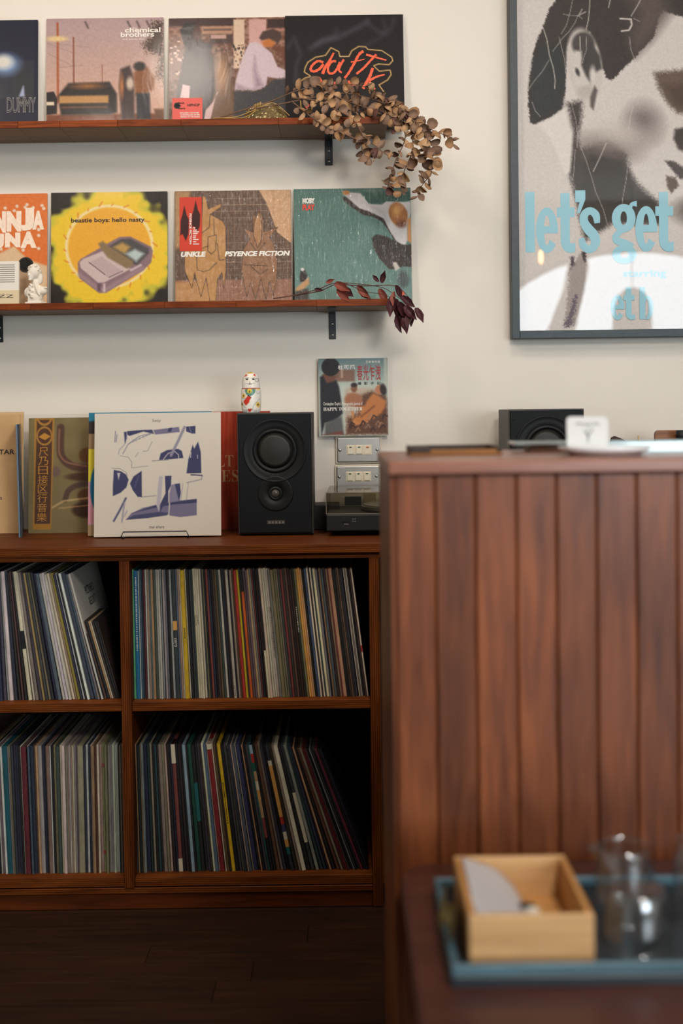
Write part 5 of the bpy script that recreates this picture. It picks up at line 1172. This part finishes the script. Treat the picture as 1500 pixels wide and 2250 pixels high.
# cat doll
def catdoll():
    y = 3.16; s = F/y; p = W(552, 910, y)
    t = thing('cat_doll', 'white painted wooden lucky cat doll standing on the black loudspeaker', 'figurine', (p.x, y, ZT+.004+sh), (0, 0, 0))
    H = 90/s
    prof = [(0, 0), (17.5, 0), (19, 1.5), (21, 8), (22, 20), (22.3, 34), (21.8, 48), (20.6, 53)], [(20.2, 53), (20.0, 55), (19.8, 62), (19.2, 70), (17.5, 78), (14, 84.5), (8, 88.6), (0, 90)]
    for name, pr in zip(('body', 'head'), prof):
        n = 96; pts = []
        for (a, b), (c, d) in zip(pr, pr[1:]):
            k = max(1, int(abs(d-b)/1.1+abs(c-a)/2)); pts += [(a+(c-a)*i/k, b+(d-b)*i/k) for i in range(k)]
        pts.append(pr[-1])
        bm = lathe([(r/s, z/s) for r, z in pts], n); me = bpy.data.meshes.new(name); bm.to_mesh(me); bm.free()
        V = len(me.vertices); co = np.empty(V*3); me.vertices.foreach_get('co', co); co = co.reshape(-1, 3)
        A = Art(0, 0, 4, 4, (232, 226, 214), 1); A.X = (552+co[:, 0]*s)[None, :]; A.Y = (910-co[:, 2]*s)[None, :]; A.C = np.zeros((1, V, 3)); A.C[:] = (232, 226, 214)
        back = (co[:, 1] > 0)
        Q = lambda *q: CV(q, 500, 800, 5.627)
        if name == 'head':
            A.ell(551, 820, 9, 4, (214, 178, 80), 2); A.ell(552, 819, 3, 1.5, (40, 60, 40), 1.5)
            A.poly(Q((220, 175), (235, 140), (262, 160)), (206, 60, 44), 1.2); A.poly(Q((328, 160), (345, 135), (360, 175)), (206, 60, 44), 1.2)
            for x in (252, 330): A.ell(500+x/5.627, 800+208/5.627, 2.8, 1.8, (40, 36, 34), 1); A.line(Q((x-22, 195), (x+20, 190)), .7, (60, 50, 46), .8)
            A.line(Q((287, 235), (289, 252), (284, 268), (272, 268), (262, 258)), .8, (50, 44, 40), .8); A.line(Q((289, 252), (294, 268), (308, 268), (318, 256)), .8, (50, 44, 40), .8)
            for a, b in (((250, 255), (232, 262)), ((330, 255), (350, 262))): A.line(Q(a, b), .6, (70, 60, 56), .8)
            A.ell(500+370/5.627, 800+215/5.627, 4, 3.2, (222, 214, 204), 1); A.ring(500+370/5.627, 800+218/5.627, 3.6, 4, .7, (90, 82, 78), .8); A.rect(520, 856, 585, 858, (190, 60, 44), 1)
        else:
            A.poly(Q((222, 325), (355, 322), (350, 370), (320, 405), (285, 412), (245, 395), (225, 355)), (96, 150, 130), 1.5); A.ring(500+288/5.627, 800+360/5.627, 9, 8, 1, (50, 84, 74), 1)
            A.ell(500+283/5.627, 800+350/5.627, 5, 5.5, (226, 196, 60), 1); A.ell(550.5, 864, 1.3, 3, (40, 36, 30), .8); A.rect(520, 856.5, 585, 858, (190, 60, 44), 1)
            A.poly(Q((265, 405), (305, 430), (280, 470), (278, 490), (235, 530), (205, 490), (210, 470)), (206, 58, 40), 1.2); A.line(Q((262, 405), (303, 432)), 1.4, (60, 40, 36), 1)
            for x, y_, rx, ry in ((208, 410, 4, 5.5), (385, 312, 3.2, 5.5), (183, 512, 3, 5), (382, 520, 4, 6)):
                A.ell(500+x/5.627, 800+y_/5.627, rx, ry, (232, 190, 90), 1.2); A.ell(500+x/5.627, 800+y_/5.627, 1.3, 2.2, (46, 40, 34), .9)
            for P_ in (Q((180, 430), (215, 445), (235, 440), (250, 445)), Q((200, 520), (240, 570), (255, 600)), Q((400, 450), (330, 530), (310, 600)), Q((355, 330), (375, 385), (400, 375)), Q((175, 480), (210, 530))): A.line(P_, .7, (110, 130, 140), .9)
            A.poly(Q((255, 570), (315, 568), (300, 590), (285, 612), (265, 600)), (196, 54, 42), 1)
            for x in (215, 228, 240, 335, 350, 362): A.line(Q((x, 590), (x+4, 608)), .7, (60, 54, 50), .8)
        Cc = A.C.reshape(-1, 3); Cc[back] = (232, 226, 214)
        ca = me.color_attributes.new('print', 'FLOAT_COLOR', 'POINT'); ca.data.foreach_set('color', np.concatenate([lin(np.clip(Cc, 0, 255)), np.ones((V, 1))], 1).ravel())
        link(name, me, mPrintGloss, t, smooth=True)
catdoll()
# black crate behind the speaker
t = tag(link('storage_case', box(-.03, .06, 0, .12, 0, .066, .003), mBlackPaper, loc=(W(700, 1165, 3.2).x-.005, 3.225, ZT)), 'matt black case against the wall between loudspeaker and turntable', 'case')
# picture book
def a_book(pz, pt):
    A = Art(701, pt, 853, pz, (170, 186, 178), 1.1); A.vgrad((110, 134, 136), (196, 206, 192), pt, 850)
    Q = lambda *p: CV(p, 700, 780, 9.375)
    A.rect(845, pt, 853, 850, (196, 200, 186), 6); A.rect(738, 812, 781, 838, (140, 106, 92), 5); A.rect(750, 812, 755, 830, (190, 160, 140), 3)
    A.poly(Q((560, 700), (640, 650), (1200, 700), (1420, 900), (1440, 1640), (560, 1640), (530, 900)), (196, 178, 160), 8)
    A.poly(Q((900, 820), (1100, 750), (1400, 860), (1430, 1300), (1440, 1640), (560, 1640), (600, 1300), (800, 1200)), (106, 72, 56), 8, grain=2)
    A.poly(Q((540, 900), (600, 800), (740, 770), (880, 830), (920, 960), (850, 1080), (560, 1020)), (170, 112, 82), 6); A.ell(779, 853, 7, 9, (140, 94, 72), 3); A.ell(779, 846, 7, 5, (54, 44, 40), 3)
    A.poly(Q((1000, 950), (1130, 790), (1250, 850), (1390, 950), (1380, 1080), (1300, 1200), (1130, 1320), (830, 1420), (720, 1430), (700, 1300), (860, 1240), (850, 1060), (960, 1040)), (204, 128, 74), 6)
    A.ell(834, 857, 9, 11, (196, 130, 96), 3, 20); A.ell(843, 857, 7, 13, (54, 44, 40), 4, -10); A.line(Q((880, 1270), (1150, 1060)), 3, (130, 76, 50), 4); A.line(Q((700, 1180), (740, 1430), (1000, 1380)), 5, (214, 142, 86), 4)
    for i in range(11): x = 760+i*8; y = 915+14*math.sin(i*1.7)+i*1.2; A.line([(x, y+8), (x+5, y-2), (x+11, y+2)], 2.4, [(176, 136, 110), (56, 40, 38), (130, 96, 80)][i % 3], 2.5)
    for i in range(7): x = 770+i*11; y = 935+8*math.sin(i*2.1); A.line([(x, y+6), (x+6, y-2), (x+10, y+4)], 2.2, [(60, 42, 40), (170, 130, 100)][i % 2], 2.5)
    A.poly(Q((40, 450), (110, 400), (380, 520), (430, 650), (470, 900), (500, 1200), (350, 1350), (130, 1400), (60, 1640), (40, 1300)), (42, 42, 48), 5); A.poly(Q((130, 1400), (480, 1250), (520, 1640), (130, 1640)), (100, 100, 100), 6)
    A.poly(Q((90, 400), (120, 380), (400, 430), (330, 540), (180, 570)), (120, 78, 66), 5); A.ell(728, 806, 20, 20, (42, 38, 40), 3); A.poly(Q((60, 1640), (480, 1560), (520, 1640)), (130, 76, 66), 5)
    A.mottle(5, 2, 2, 4); return A
s_ = F/3.34
t = sleeve('picture_book', 'slim picture book with red characters standing on the light switches', 701, 787, 853, 958, 3.345, R(1.2), a_book, [], mPrintGloss, mPaper, cat='book', th=.009, hgt=171/s_)
mDR = M('deep_red_ink', (158, 46, 44), .5)
for i, ch in enumerate('\u6625\u5149\u4e4d\u6d29'): ptext(t, ch, 786+i*13.3, 802, 798+i*13.3, 836, mDR, offset=.012, d=.0014)
for i, ch in enumerate('\u675c\u53ef\u98a8'): ptext(t, ch, 744+i*13.2, 802, 755.5+i*13.2, 811.5, mWhiteInk, offset=.015, d=.0014)
for i, ch in enumerate('\u651d\u5f71\u624b\u8a18'): ptext(t, ch, 787+i*14.2, 839.5, 795+i*14.2, 846, mBlackInk, offset=.01, d=.0014)
for i, ch in enumerate('\u738b\u5bb6\u885b\u4f5c\u54c1'): ptext(t, ch, 805+i*6.6, 793, 810.5+i*6.6, 798, mWhiteInk, offset=.01, d=.0014)
ptext(t, 'Christopher Doyle\u2019s Photographic Journal of', 711, 883, 797, 892, mWhiteInk, d=.0014)
ptext(t, '\U0001D407\U0001D400\U0001D40F\U0001D40F\U0001D418 \U0001D413\U0001D40E\U0001D406\U0001D404\U0001D413\U0001D407\U0001D404\U0001D411', 711, 894.5, 797, 902, mWhiteInk, d=.0014)
# light switches
mSteel = M('brushed_steel', (182, 177, 170), .36, metal=1, bump=.06, bscale=200, mottle=.06, mscale=20); mIv = M('ivory_plastic', (226, 214, 190), .4)
mInd = [M('indicator_green', (36, 70, 46), .4), M('indicator_red', (196, 96, 50), .4)]
def switches(x0, y0, x1, y1, label, red):
    y = 3.357; s = F/y; c = W((x0+x1)/2, (y0+y1)/2, y); w, h = (x1-x0)/s, (y1-y0)/s
    t = thing('switch_plate', label, 'light switch', (c.x, WALL, c.z), group='steel light switches')
    link('surround', box(-w/2, w/2, -.010, -.0003, -h/2, h/2, .002, seg=2), mIv, t)
    link('plate', box(-w/2+.0045, w/2-.0045, -.0165, -.0095, -h/2+.005, h/2-.004, .0025, seg=3), mSteel, t)
    for i in range(3):
        xc = (-17.6+i*18.6)/s
        r = link('rocker_frame', box(xc-9.2/s, xc+9.2/s, -.0185, -.016, -11/s, 11/s, .0006), mIv, t)
        link('rocker', box(xc-6.8/s, xc+6.8/s, -.0215 if i != red else -.0195, -.018, -9/s, 9/s, .0012), mIv, r)
        link('indicator', box(xc-2.8/s, xc+2.8/s, -.0222, -.0212, 4.8/s, 7.4/s, .0004), mInd[i == red], r)
    for sx in (-1, 1): link('screw', lathe([(3.6/s, -.0163), (3.4/s, -.0178), (1.5/s, -.0185), (0, -.0185)], 16, 'Y', sx*41/s, 0, 0), mScrew, t, smooth=True)
switches(737, 958, 838, 1019, 'steel triple light switch directly below the picture book', 2)
switches(735.5, 1020.5, 837, 1073, 'steel triple light switch just above the turntable', 9)
# turntable
def turntable():
    y = 3.06; s = F/y; p = W(717, 1165, y); w, d = .43, .27; h0 = .020; 
    t = thing('turntable', 'black turntable with clear dust cover beside the loudspeaker', 'turntable', (p.x, y, ZT), (0, 0, R(-1.5)))
    zb, zt_ = 12/s, 49/s
    link('plinth', box(0, w, 0, d, zb, zt_, .003, seg=2), M('turntable_black', (22, 23, 25), .45), t)
    for x in (.06, w-.06):
        for yy_ in (.05, d-.05): link('foot', lathe([(.024, 0), (.026, .006), (.024, zb-.0002)], 24, 'Z', x, yy_), mRub, t, smooth=True)
    link('platter', lathe([(0, 0), (.128, 0), (.13, .004), (.13, .011), (.127, .0125), (0, .0125)], 64, 'Z', .215, d/2, zt_+.0005), M('platter_metal', (150, 148, 142), .3, metal=.8), t, smooth=False)
    link('mat', lathe([(0, 0), (.124, 0), (.124, .002), (0, .002)], 64, 'Z', .215, d/2, zt_+.0135), M('platter_mat', (140, 138, 130), .3), t)
    bm = tube([(w-.04, d-.05, zt_+.03), (w-.05, .1, zt_+.028), (w-.09, .05, zt_+.026)], .0035, 8); lathe([(.022, 0), (.022, .02), (.012, .03)], 24, 'Z', w-.04, d-.05, zt_, bm)
    link('tonearm', bm, mSteel, t)
    link('start_slot', box(33/s, 52/s, -.0006, .0005, 30/s, 33.5/s), mRub, t)
    bm = bmesh.new()
    for a, b in ((57, 38), (62, 38), (57, 33), (62, 33)): box(a/s, (a+3)/s, -.0005, 0, b/s, (b+1.6)/s, bm=bm)
    box(39/s, 49/s, -.0005, 0, 26.5/s, 28.5/s, bm=bm)
    link('front_mark', bm, mGreyInk, t)
    hc = .052; k = .0022
    bm = box(0, w, 0, k, 0, hc); box(0, w, d-k, d, 0, hc, bm=bm); box(0, k, k, d-k, 0, hc, bm=bm); box(w-k, w, k, d-k, 0, hc, bm=bm); box(0, w, 0, d, hc, hc+k, bm=bm)
    link('dust_cover', bm, mAcrylic, t, loc=(0, 0, zt_+.0006))
    mEd = M('acrylic_edge', (132, 120, 108), .3)
    bm = box(-.0004, w, -.0006, .0006, 0, .0016); box(-.0004, w, -.0006, .0006, hc+.0012, hc+.0026, bm=bm); box(-.0006, .0008, -.0006, .0008, 0, hc+.002, bm=bm); box(-.0004, w, d-.001, d+.0004, hc+.001, hc+.0025, bm=bm)
    link('cover_edge', bm, mEd, t, loc=(0, 0, zt_+.0006))
    h = link('hinge', box(.04, .085, d-.018, d-.006, zt_+.002, zt_+.026, .001), M('hinge_black', (36, 44, 48), .3), t)
    link('plug', box(.092, .125, d+.006, d+.03, zt_+.006, zt_+.034, .002), mIv, t)
turntable()
# things further right on the cabinet top, seen over the counter
t = tag(link('chopping_board', prism([(x, z) for x, z in [(-.035, 0), (.035, 0)]+[(.027+.008*math.cos(R(a)), .244+.008*math.sin(R(a))) for a in (0, 30, 60, 90)]+[(-.025+.010*math.cos(R(a)), .242+.010*math.sin(R(a))) for a in (90, 120, 150, 180)]], 0, .016),
                        wood('board_wood', (150, 96, 54), (104, 62, 34), 'X', .5, 8), loc=(W(1469, 950, 3.2).x, 3.2, ZT)), 'small round-cornered wooden board standing at the right behind the counter', 'board')
def Zpx(px, py, y): return W(px, py, y).z
bz = Zpx(1460, 974, 3.05)-ZT
t = thing('storage_box', 'grey metal box with open lid edge behind the counter at the far right', 'box', (W(1470, 975, 3.05).x+.035, 3.02, ZT))
link('body', box(-.085, .12, 0, .12, 0, bz-.004, .002), M('grey_metal', (150, 146, 138), .4, metal=.4), t); link('lid', box(-.088, .123, -.003, .123, bz-.004, bz, .001), bpy.data.materials['grey_metal'], t)
zz = Zpx(1360, 958, 3.15)-ZT
t = tag(link('driftwood_piece', prism([(-.02, 0), (.024, 0), (.026, zz-.03), (.022, zz-.018), (.008, zz-.008), (-.012, zz), (-.020, zz-.004), (-.023, zz-.016)], -.008, .008), M('dark_bark', (66, 42, 36), .7, mottle=.2, mscale=60), loc=(W(1360, 958, 3.15).x, 3.15, ZT)), 'dark brown piece of bark standing behind the white card', 'wood piece')
zz = Zpx(1400, 957, 3.12)-ZT
t = thing('skewer_pot', 'thin bamboo skewer upright in a small dark pot behind the counter', 'pot', (W(1400, 957, 3.12).x, 3.12, ZT))
link('pot', lathe([(0, 0), (.022, 0), (.026, .05), (.028, .08), (.025, .08), (.022, .01), (0, .008)], 24), mDull, t); link('skewer', tube([(0, 0, .009), (.002, 0, zz)], .0016, 6), M('bamboo', (206, 170, 110), .6), t)
link('filling', lathe([(0, .01), (.0215, .01), (.0245, .07), (0, .07)], 20), mBlackPaper, t)
t = tag(link('black_bottle', lathe([(0, 0), (.03, 0), (.031, .03), (.030, .19), (.015, .215), (.0125, .232), (.0145, .234), (.0145, .252), (0, .253)], 28), mBlackPaper, loc=(W(1508, 960, 3.12).x, 3.165, ZT), smooth=True), 'black bottle cut by the right edge of the photo', 'bottle')

# ------------------------------------------------------------------ counter in front
YP = 1.65; sP = F/YP
zct = W(1100, 1011, YP).z
ctr = thing('wooden_counter', 'brown counter clad in vertical grooved planks in the foreground', 'counter', (W(1100, 1011, YP).x, YP, 0), (0, 0, R(.35)))
cx0 = ctr.location.x
X = lambda px: W(px, 1300, YP).x-cx0
cl_, crr = X(860), .95
link('counter_top', box(cl_-.003, crr, -.008, .40, zct-.018, zct, .002), mCountTop, ctr)
link('carcass', box(cl_+.006, crr-.004, .018, .395, .001, zct-.0185), mCabIn, ctr)
link('side_panel', box(cl_-.0005, cl_+.0055, .0005, .396, .001, zct-.0185, .001), mPlank, ctr)
gx = [860.5, 957.5, 1046, 1136, 1224, 1312, 1400, 1489, 1578, 1667, 1756, 1845]
for i, (a, b) in enumerate(zip(gx, gx[1:])):
    xa, xb = X(a)+.0062 if i == 0 else X(a)+.0007, X(b)-.0007
    link('plank', box(xa, xb, 0, .017, .001, zct-.0185, .0022), mPlank, ctr)
# items on the counter
t = thing('wooden_tray', 'low dark edged ochre tray lying at the left of the counter top', 'tray', (W(997, 1000, 1.88).x, 1.84, zct))
wT = 200/(F/1.86)/2
link('base', box(-wT, wT, 0, .12, 0, .004, .001), wood('tray_ochre', (168, 112, 48), (132, 84, 36), 'X', .5), t)
mRimD = M('tray_rim_dark', (48, 30, 18), .5)
link('rim', box(-wT+.03, wT-.008, 0, .005, .004, .0085, .001), bpy.data.materials['tray_ochre'], t)
for a in ((-wT, wT, .115, .12), (-wT, -wT+.030, .0, .115), (wT-.008, wT, .0, .115)): link('rim', box(a[0], a[1], a[2], a[3], .004, .0125, .001), mRimD, t)
yk = 1.80; sk = F/yk
t = thing('name_card', 'white rounded card with faint grey sketch standing on the counter', 'card', (W(1291, 986, yk).x, yk, zct+.0095), (R(-8), R(.8), 0))
def rrect(w, h, r, n=5): return [(sx*(w/2-r)+r*math.cos(R(a+90*k/n)), sz*(h/2-r)+h/2+r*math.sin(R(a+90*k/n))) for sx, sz, a in ((1, 1, 0), (-1, 1, 90), (-1, -1, 180), (1, -1, 270)) for k in range(n+1)]
link('card', prism(rrect(91/sk, 70/sk, 9/sk), 0, .0015), M('white_card', (208, 206, 203), .6), t)
bm = bmesh.new()
for P_ in ([(-25, 52), (-18, 56), (-10, 51)], [(-8, 55), (0, 50), (8, 56)], [(10, 50), (20, 56), (26, 51)], [(0, 12), (2, 28), (-8, 40)], [(2, 28), (12, 42)], [(2, 20), (-2, 34), (4, 46)]):
    tube([(a/sk, -.0004, b/sk) for a, b in P_], .0008, 5, bm)
link('sketch', bm, M('sketch_grey', (96, 96, 98), .7), t)
t = thing('white_dish', 'shallow white oval dish beneath the right edge of the white card', 'dish', (W(1335, 990, 1.76).x, 1.78, zct))
mShine = M('polished_steel', (225, 228, 230), .3, metal=1)
bm = lathe([(0, 0), (.045, 0), (.055, .006), (.062, .0125), (.0605, .0132), (.053, .0075), (.044, .002), (0, .002)], 48); bmesh.ops.scale(bm, vec=(1.1, 1, 1), verts=bm.verts)
link('dish', bm, M('white_glaze', (238, 242, 244), .15, coat=.6), t, smooth=True)
t = thing('metal_tray', 'long dull steel tray at the right end of the counter top', 'tray', (W(1440, 985, 1.80).x, 1.86, zct))
bm = box(-.075, .30, 0, .10, 0, .002, .0005); box(-.078, .303, -.003, .0, 0, .016, .001, bm); box(-.078, .303, .10, .103, 0, .016, .001, bm); box(-.078, -.075, 0, .10, 0, .016, .001, bm); box(.30, .303, 0, .10, 0, .016, .001, bm)
link('tray', bm, M('tray_steel', (150, 158, 155), .3, metal=1), t)
t = thing('glass_slab', 'thin clear glass plate with pale edge behind the white card', 'plate', (W(1215, 985, 1.9).x, 1.93, zct))
link('plate', box(-.055, .075, 0, .08, .010, .016, .002), M('pale_glass', (190, 202, 202), .1, trans=.5), t)
link('support', box(-.03, .05, .01, .07, 0, .0098, .001), wood('support_wood', (120, 80, 52), (90, 56, 36)), t)

# ------------------------------------------------------------------ low table, tray, box, glasses
DT = .600; zt2 = CAMH-.607
xl = W(876, 1960, YP).x
tb = thing('low_table', 'dark red brown wooden table in front of the counter', 'table', (.45, 1.2, 0))
pts = [(-.0, 0)]
x0, x1, y0, y1 = xl-.45, .75, -.75, YP-.02-1.2
def rprism_z(x0, x1, y0, y1, z0, z1, r, bev=.0):
    P_ = [(x1, y0), (x1, y1)]+[(x0+r+r*math.cos(R(a)), y1-r+r*math.sin(R(a))) for a in range(90, 181, 15)]+[(x0, y0)]
    bm = bmesh.new(); a = [bm.verts.new((x, y, z0)) for x, y in P_]; c = [bm.verts.new((x, y, z1)) for x, y in P_]
    bm.faces.new(a[::-1]); bm.faces.new(c)
    for i in range(len(P_)): j = (i+1) % len(P_); bm.faces.new((a[i], a[j], c[j], c[i]))
    bmesh.ops.recalc_face_normals(bm, faces=bm.faces)
    bmesh.ops.bevel(bm, geom=[e for e in bm.edges if abs(e.verts[0].co.z-e.verts[1].co.z) < 1e-6], offset=.004, segments=2, affect='EDGES'); return bm
link('tabletop', rprism_z(x0, x1, y0, y1, zt2-.03, zt2, .05), mTable, tb)
for a, b in ((x0+.05, y0+.05), (x0+.05, y1-.07), (x1-.09, y0+.05), (x1-.09, y1-.07)): link('leg', box(a, a+.04, b, b+.04, .0005, zt2-.0302, .003), mTable, tb)
# tray
tx0 = W(992, 2176, 1.275).x; 
tr = thing('serving_tray', 'blue grey painted wooden tray on the table holding box and glasses', 'tray', (tx0, 1.272, zt2))
mTray = wood('tray_blue_paint', (84, 118, 130), (48, 74, 86), 'X', .5, 10, stain=.15)
TW, TD, zf = .62, .245, .012
link('base', box(0, TW, 0, TD, 0, zf, .001), wood('tray_floor_slate', (44, 56, 62), (26, 34, 40), 'X', .4, 6), tr)
for a in ((0, TW, 0, .008), (0, TW, TD-.008, TD), (0, .008, .008, TD-.008), (TW-.008, TW, .008, TD-.008)): link('rim', box(a[0], a[1], a[2], a[3], zf, .0235, .0015), mTray, tr)
zs = zt2+zf+.0002
# box
yb0 = 1.298; sb = F/yb0
bx0, bx1 = W(1031, 2100, yb0).x, W(1306, 2100, yb0).x; bw = bx1-bx0; bd = .178; bh = W(1168, 2012, yb0).z-zs; kk = .0075
bxo = thing('napkin_box', 'open pale oak box holding a napkin on the blue tray', 'box', (bx0, yb0, zs), (0, 0, 0))
mOak = wood('pale_oak', (214, 170, 118), (188, 142, 92), 'X', .5, 5, var=.04); mOakY = wood('pale_oak_side', (204, 152, 92), (180, 126, 70), 'Y', .5, 5, var=.04)
link('front_board', box(0, bw, 0, kk, 0, bh, .001), mOak, bxo); link('back_board', box(0, bw, bd-kk, bd, 0, bh, .001), mOak, bxo)
link('side_board', box(0, kk, kk, bd-kk, 0, bh, .001), mOakY, bxo); link('side_board', box(bw-kk, bw, kk, bd-kk, 0, bh, .001), mOakY, bxo); link('bottom_board', box(kk, bw-kk, kk, bd-kk, 0, .005), mOakY, bxo)
t = thing('napkin', 'white paper napkin folded inside the oak box', 'napkin', (bx0, yb0, zs))
bm = bmesh.new(); nx, ny = 18, 14; V = []
for j in range(ny+1):
    for i in range(nx+1):
        u, v = i/nx, j/ny
        x = kk+.001+u*.058
        ymax = (bd-2*kk-.004)*(.08+.90*(1-u**3.6)**.55)
        y_ = kk+.003+v*ymax
        z = bh-.003-.006*u+.002*math.sin(u*4+v*3)+.006*v*(1-u)
        V.append(bm.verts.new((x, y_, z)))
for j in range(ny):
    for i in range(nx): a = j*(nx+1)+i; bm.faces.new((V[a], V[a+1], V[a+nx+2], V[a+nx+1]))
r = bmesh.ops.solidify(bm, geom=bm.faces[:], thickness=.0015)
link('sheet', bm, M('napkin_paper', (240, 236, 236), .8), t, smooth=True)
t = thing('sugar_packet', 'cream packet with a black tip beside the napkin in the box', 'packet', (bx0+.0735, yb0+.018, zs+.0055), (R(0), 0, R(4)))
link('packet', box(-.006, .008, -.008, .024, 0, .040, .002), mPaper, t); link('tip', box(-.010, .006, .0245, .038, .004, .040, .002), mBlackPaper, t)
# slips leaning left of the box
t = thing('paper_packet', 'crumpled yellowish packet leaning left of the oak box', 'packet', (bx0-.016, 1.32, zs))
bm = bmesh.new(); V = []
for j in range(9):
    for i in range(9):
        u, v = i/8, j/8; V.append(bm.verts.new((.010*(v)+random.uniform(-.0015, .0015)-.006+.004*math.sin(u*7), u*.13, .002+v*.045*(.75+.25*math.sin(u*5+1)))))
for j in range(8):
    for i in range(8): a = j*9+i; bm.faces.new((V[a], V[a+1], V[a+10], V[a+9]))
bmesh.ops.solidify(bm, geom=bm.faces[:], thickness=.002)
link('foil', bm, M('yellow_packet', (176, 156, 96), .35, mottle=.4, mscale=60, coat=.5), t)
# glasses
mGlass = clearmat('clear_glass', (251, 253, 254), .15, .09, rf=.7)
def glass(name, label, px, py, y, prof, rz=0, spout=False):
    p = W(px, py, y)
    bm = lathe(list(prof)+[prof[0]], 48)
    bmesh.ops.remove_doubles(bm, verts=bm.verts, dist=1e-6)
    if spout:
        zt = max(v.co.z for v in bm.verts)
        for v in bm.verts:
            a = math.atan2(v.co.y, v.co.x); da = abs(((a-math.pi)+math.pi) % (2*math.pi)-math.pi)
            k = max(0, 1-da/.5)**1.5*max(0, (v.co.z-zt+.018)/.018)
            v.co.x -= k*.014; v.co.z += k*.001
    bmesh.ops.recalc_face_normals(bm, faces=bm.faces)
    return tag(link(name, bm, mGlass, loc=(p.x, y, zs), rot=(0, 0, rz), smooth=True), label, 'glass', 'clear glasses on the tray')
def cup(rb, rt, h, wl=.0022, base=.006): return [(0, 0), (rb, 0), (rb+.001, .002), (rt, h-.001), (rt-wl*.4, h), (rt-wl, h-.001), (rb-wl, base), (0, base-.001)]
def cup_closed(rb, rt, h, wl=.0022, base=.006): return cup(rb, rt, h, wl, base)
def glass2(name, label, px, py, y, rb, rt, h, up=True, spout=False, belly=0):
    p = W(px, py, y); prof = []
    N_ = 14
    for i in range(N_+1): u = i/N_; prof.append((rb+(rt-rb)*u+belly*math.sin(math.pi*u), h*u))
    inn = [(r-.0024, max(z, .006)) for r, z in prof if z > .004][::-1]
    pr = [(0, 0)]+prof+inn+[(0, .006)]
    if not up: pr = [(r, h-z) for r, z in pr]
    bm = lathe(pr, 56)
    if spout:
        zt = max(v.co.z for v in bm.verts)
        for v in bm.verts:
            if math.hypot(v.co.x, v.co.y) < .01: continue
            a = math.atan2(v.co.y, v.co.x); da = abs((a-math.pi+math.pi) % (2*math.pi)-math.pi)
            k = max(0, 1-da/.55)**1.5*max(0, (v.co.z-zt+.022)/.022)**1.5
            v.co.x -= k*.016
    bmesh.ops.recalc_face_normals(bm, faces=bm.faces)
    return tag(link(name, bm, mGlass, loc=(p.x, y, zs), smooth=True), label, 'glass', 'clear glasses on the tray')
glass2('glass_jug', 'small clear glass jug with spout behind the upturned tumbler', 1372, 1990, 1.435, .034, .030, .078, True, True, .003)
glass2('drinking_glass', 'clear tumbler upturned on the tray right beside the oak box', 1400, 2080, 1.345, .030, .0385, .062, False, False, .002)
glass2('drinking_glass', 'clear tumbler cut by the right photo edge behind the front one', 1545, 2010, 1.40, .031, .036, .095, False, False, .001)
glass2('drinking_glass', 'low clear tumbler at the right edge near the tray front', 1492, 2080, 1.36, .026, .031, .040, False, False, .001) if False else None

print('objects', len(bpy.data.objects), 'tris', sum(len(o.data.polygons) for o in bpy.data.objects if o.type == 'MESH'))
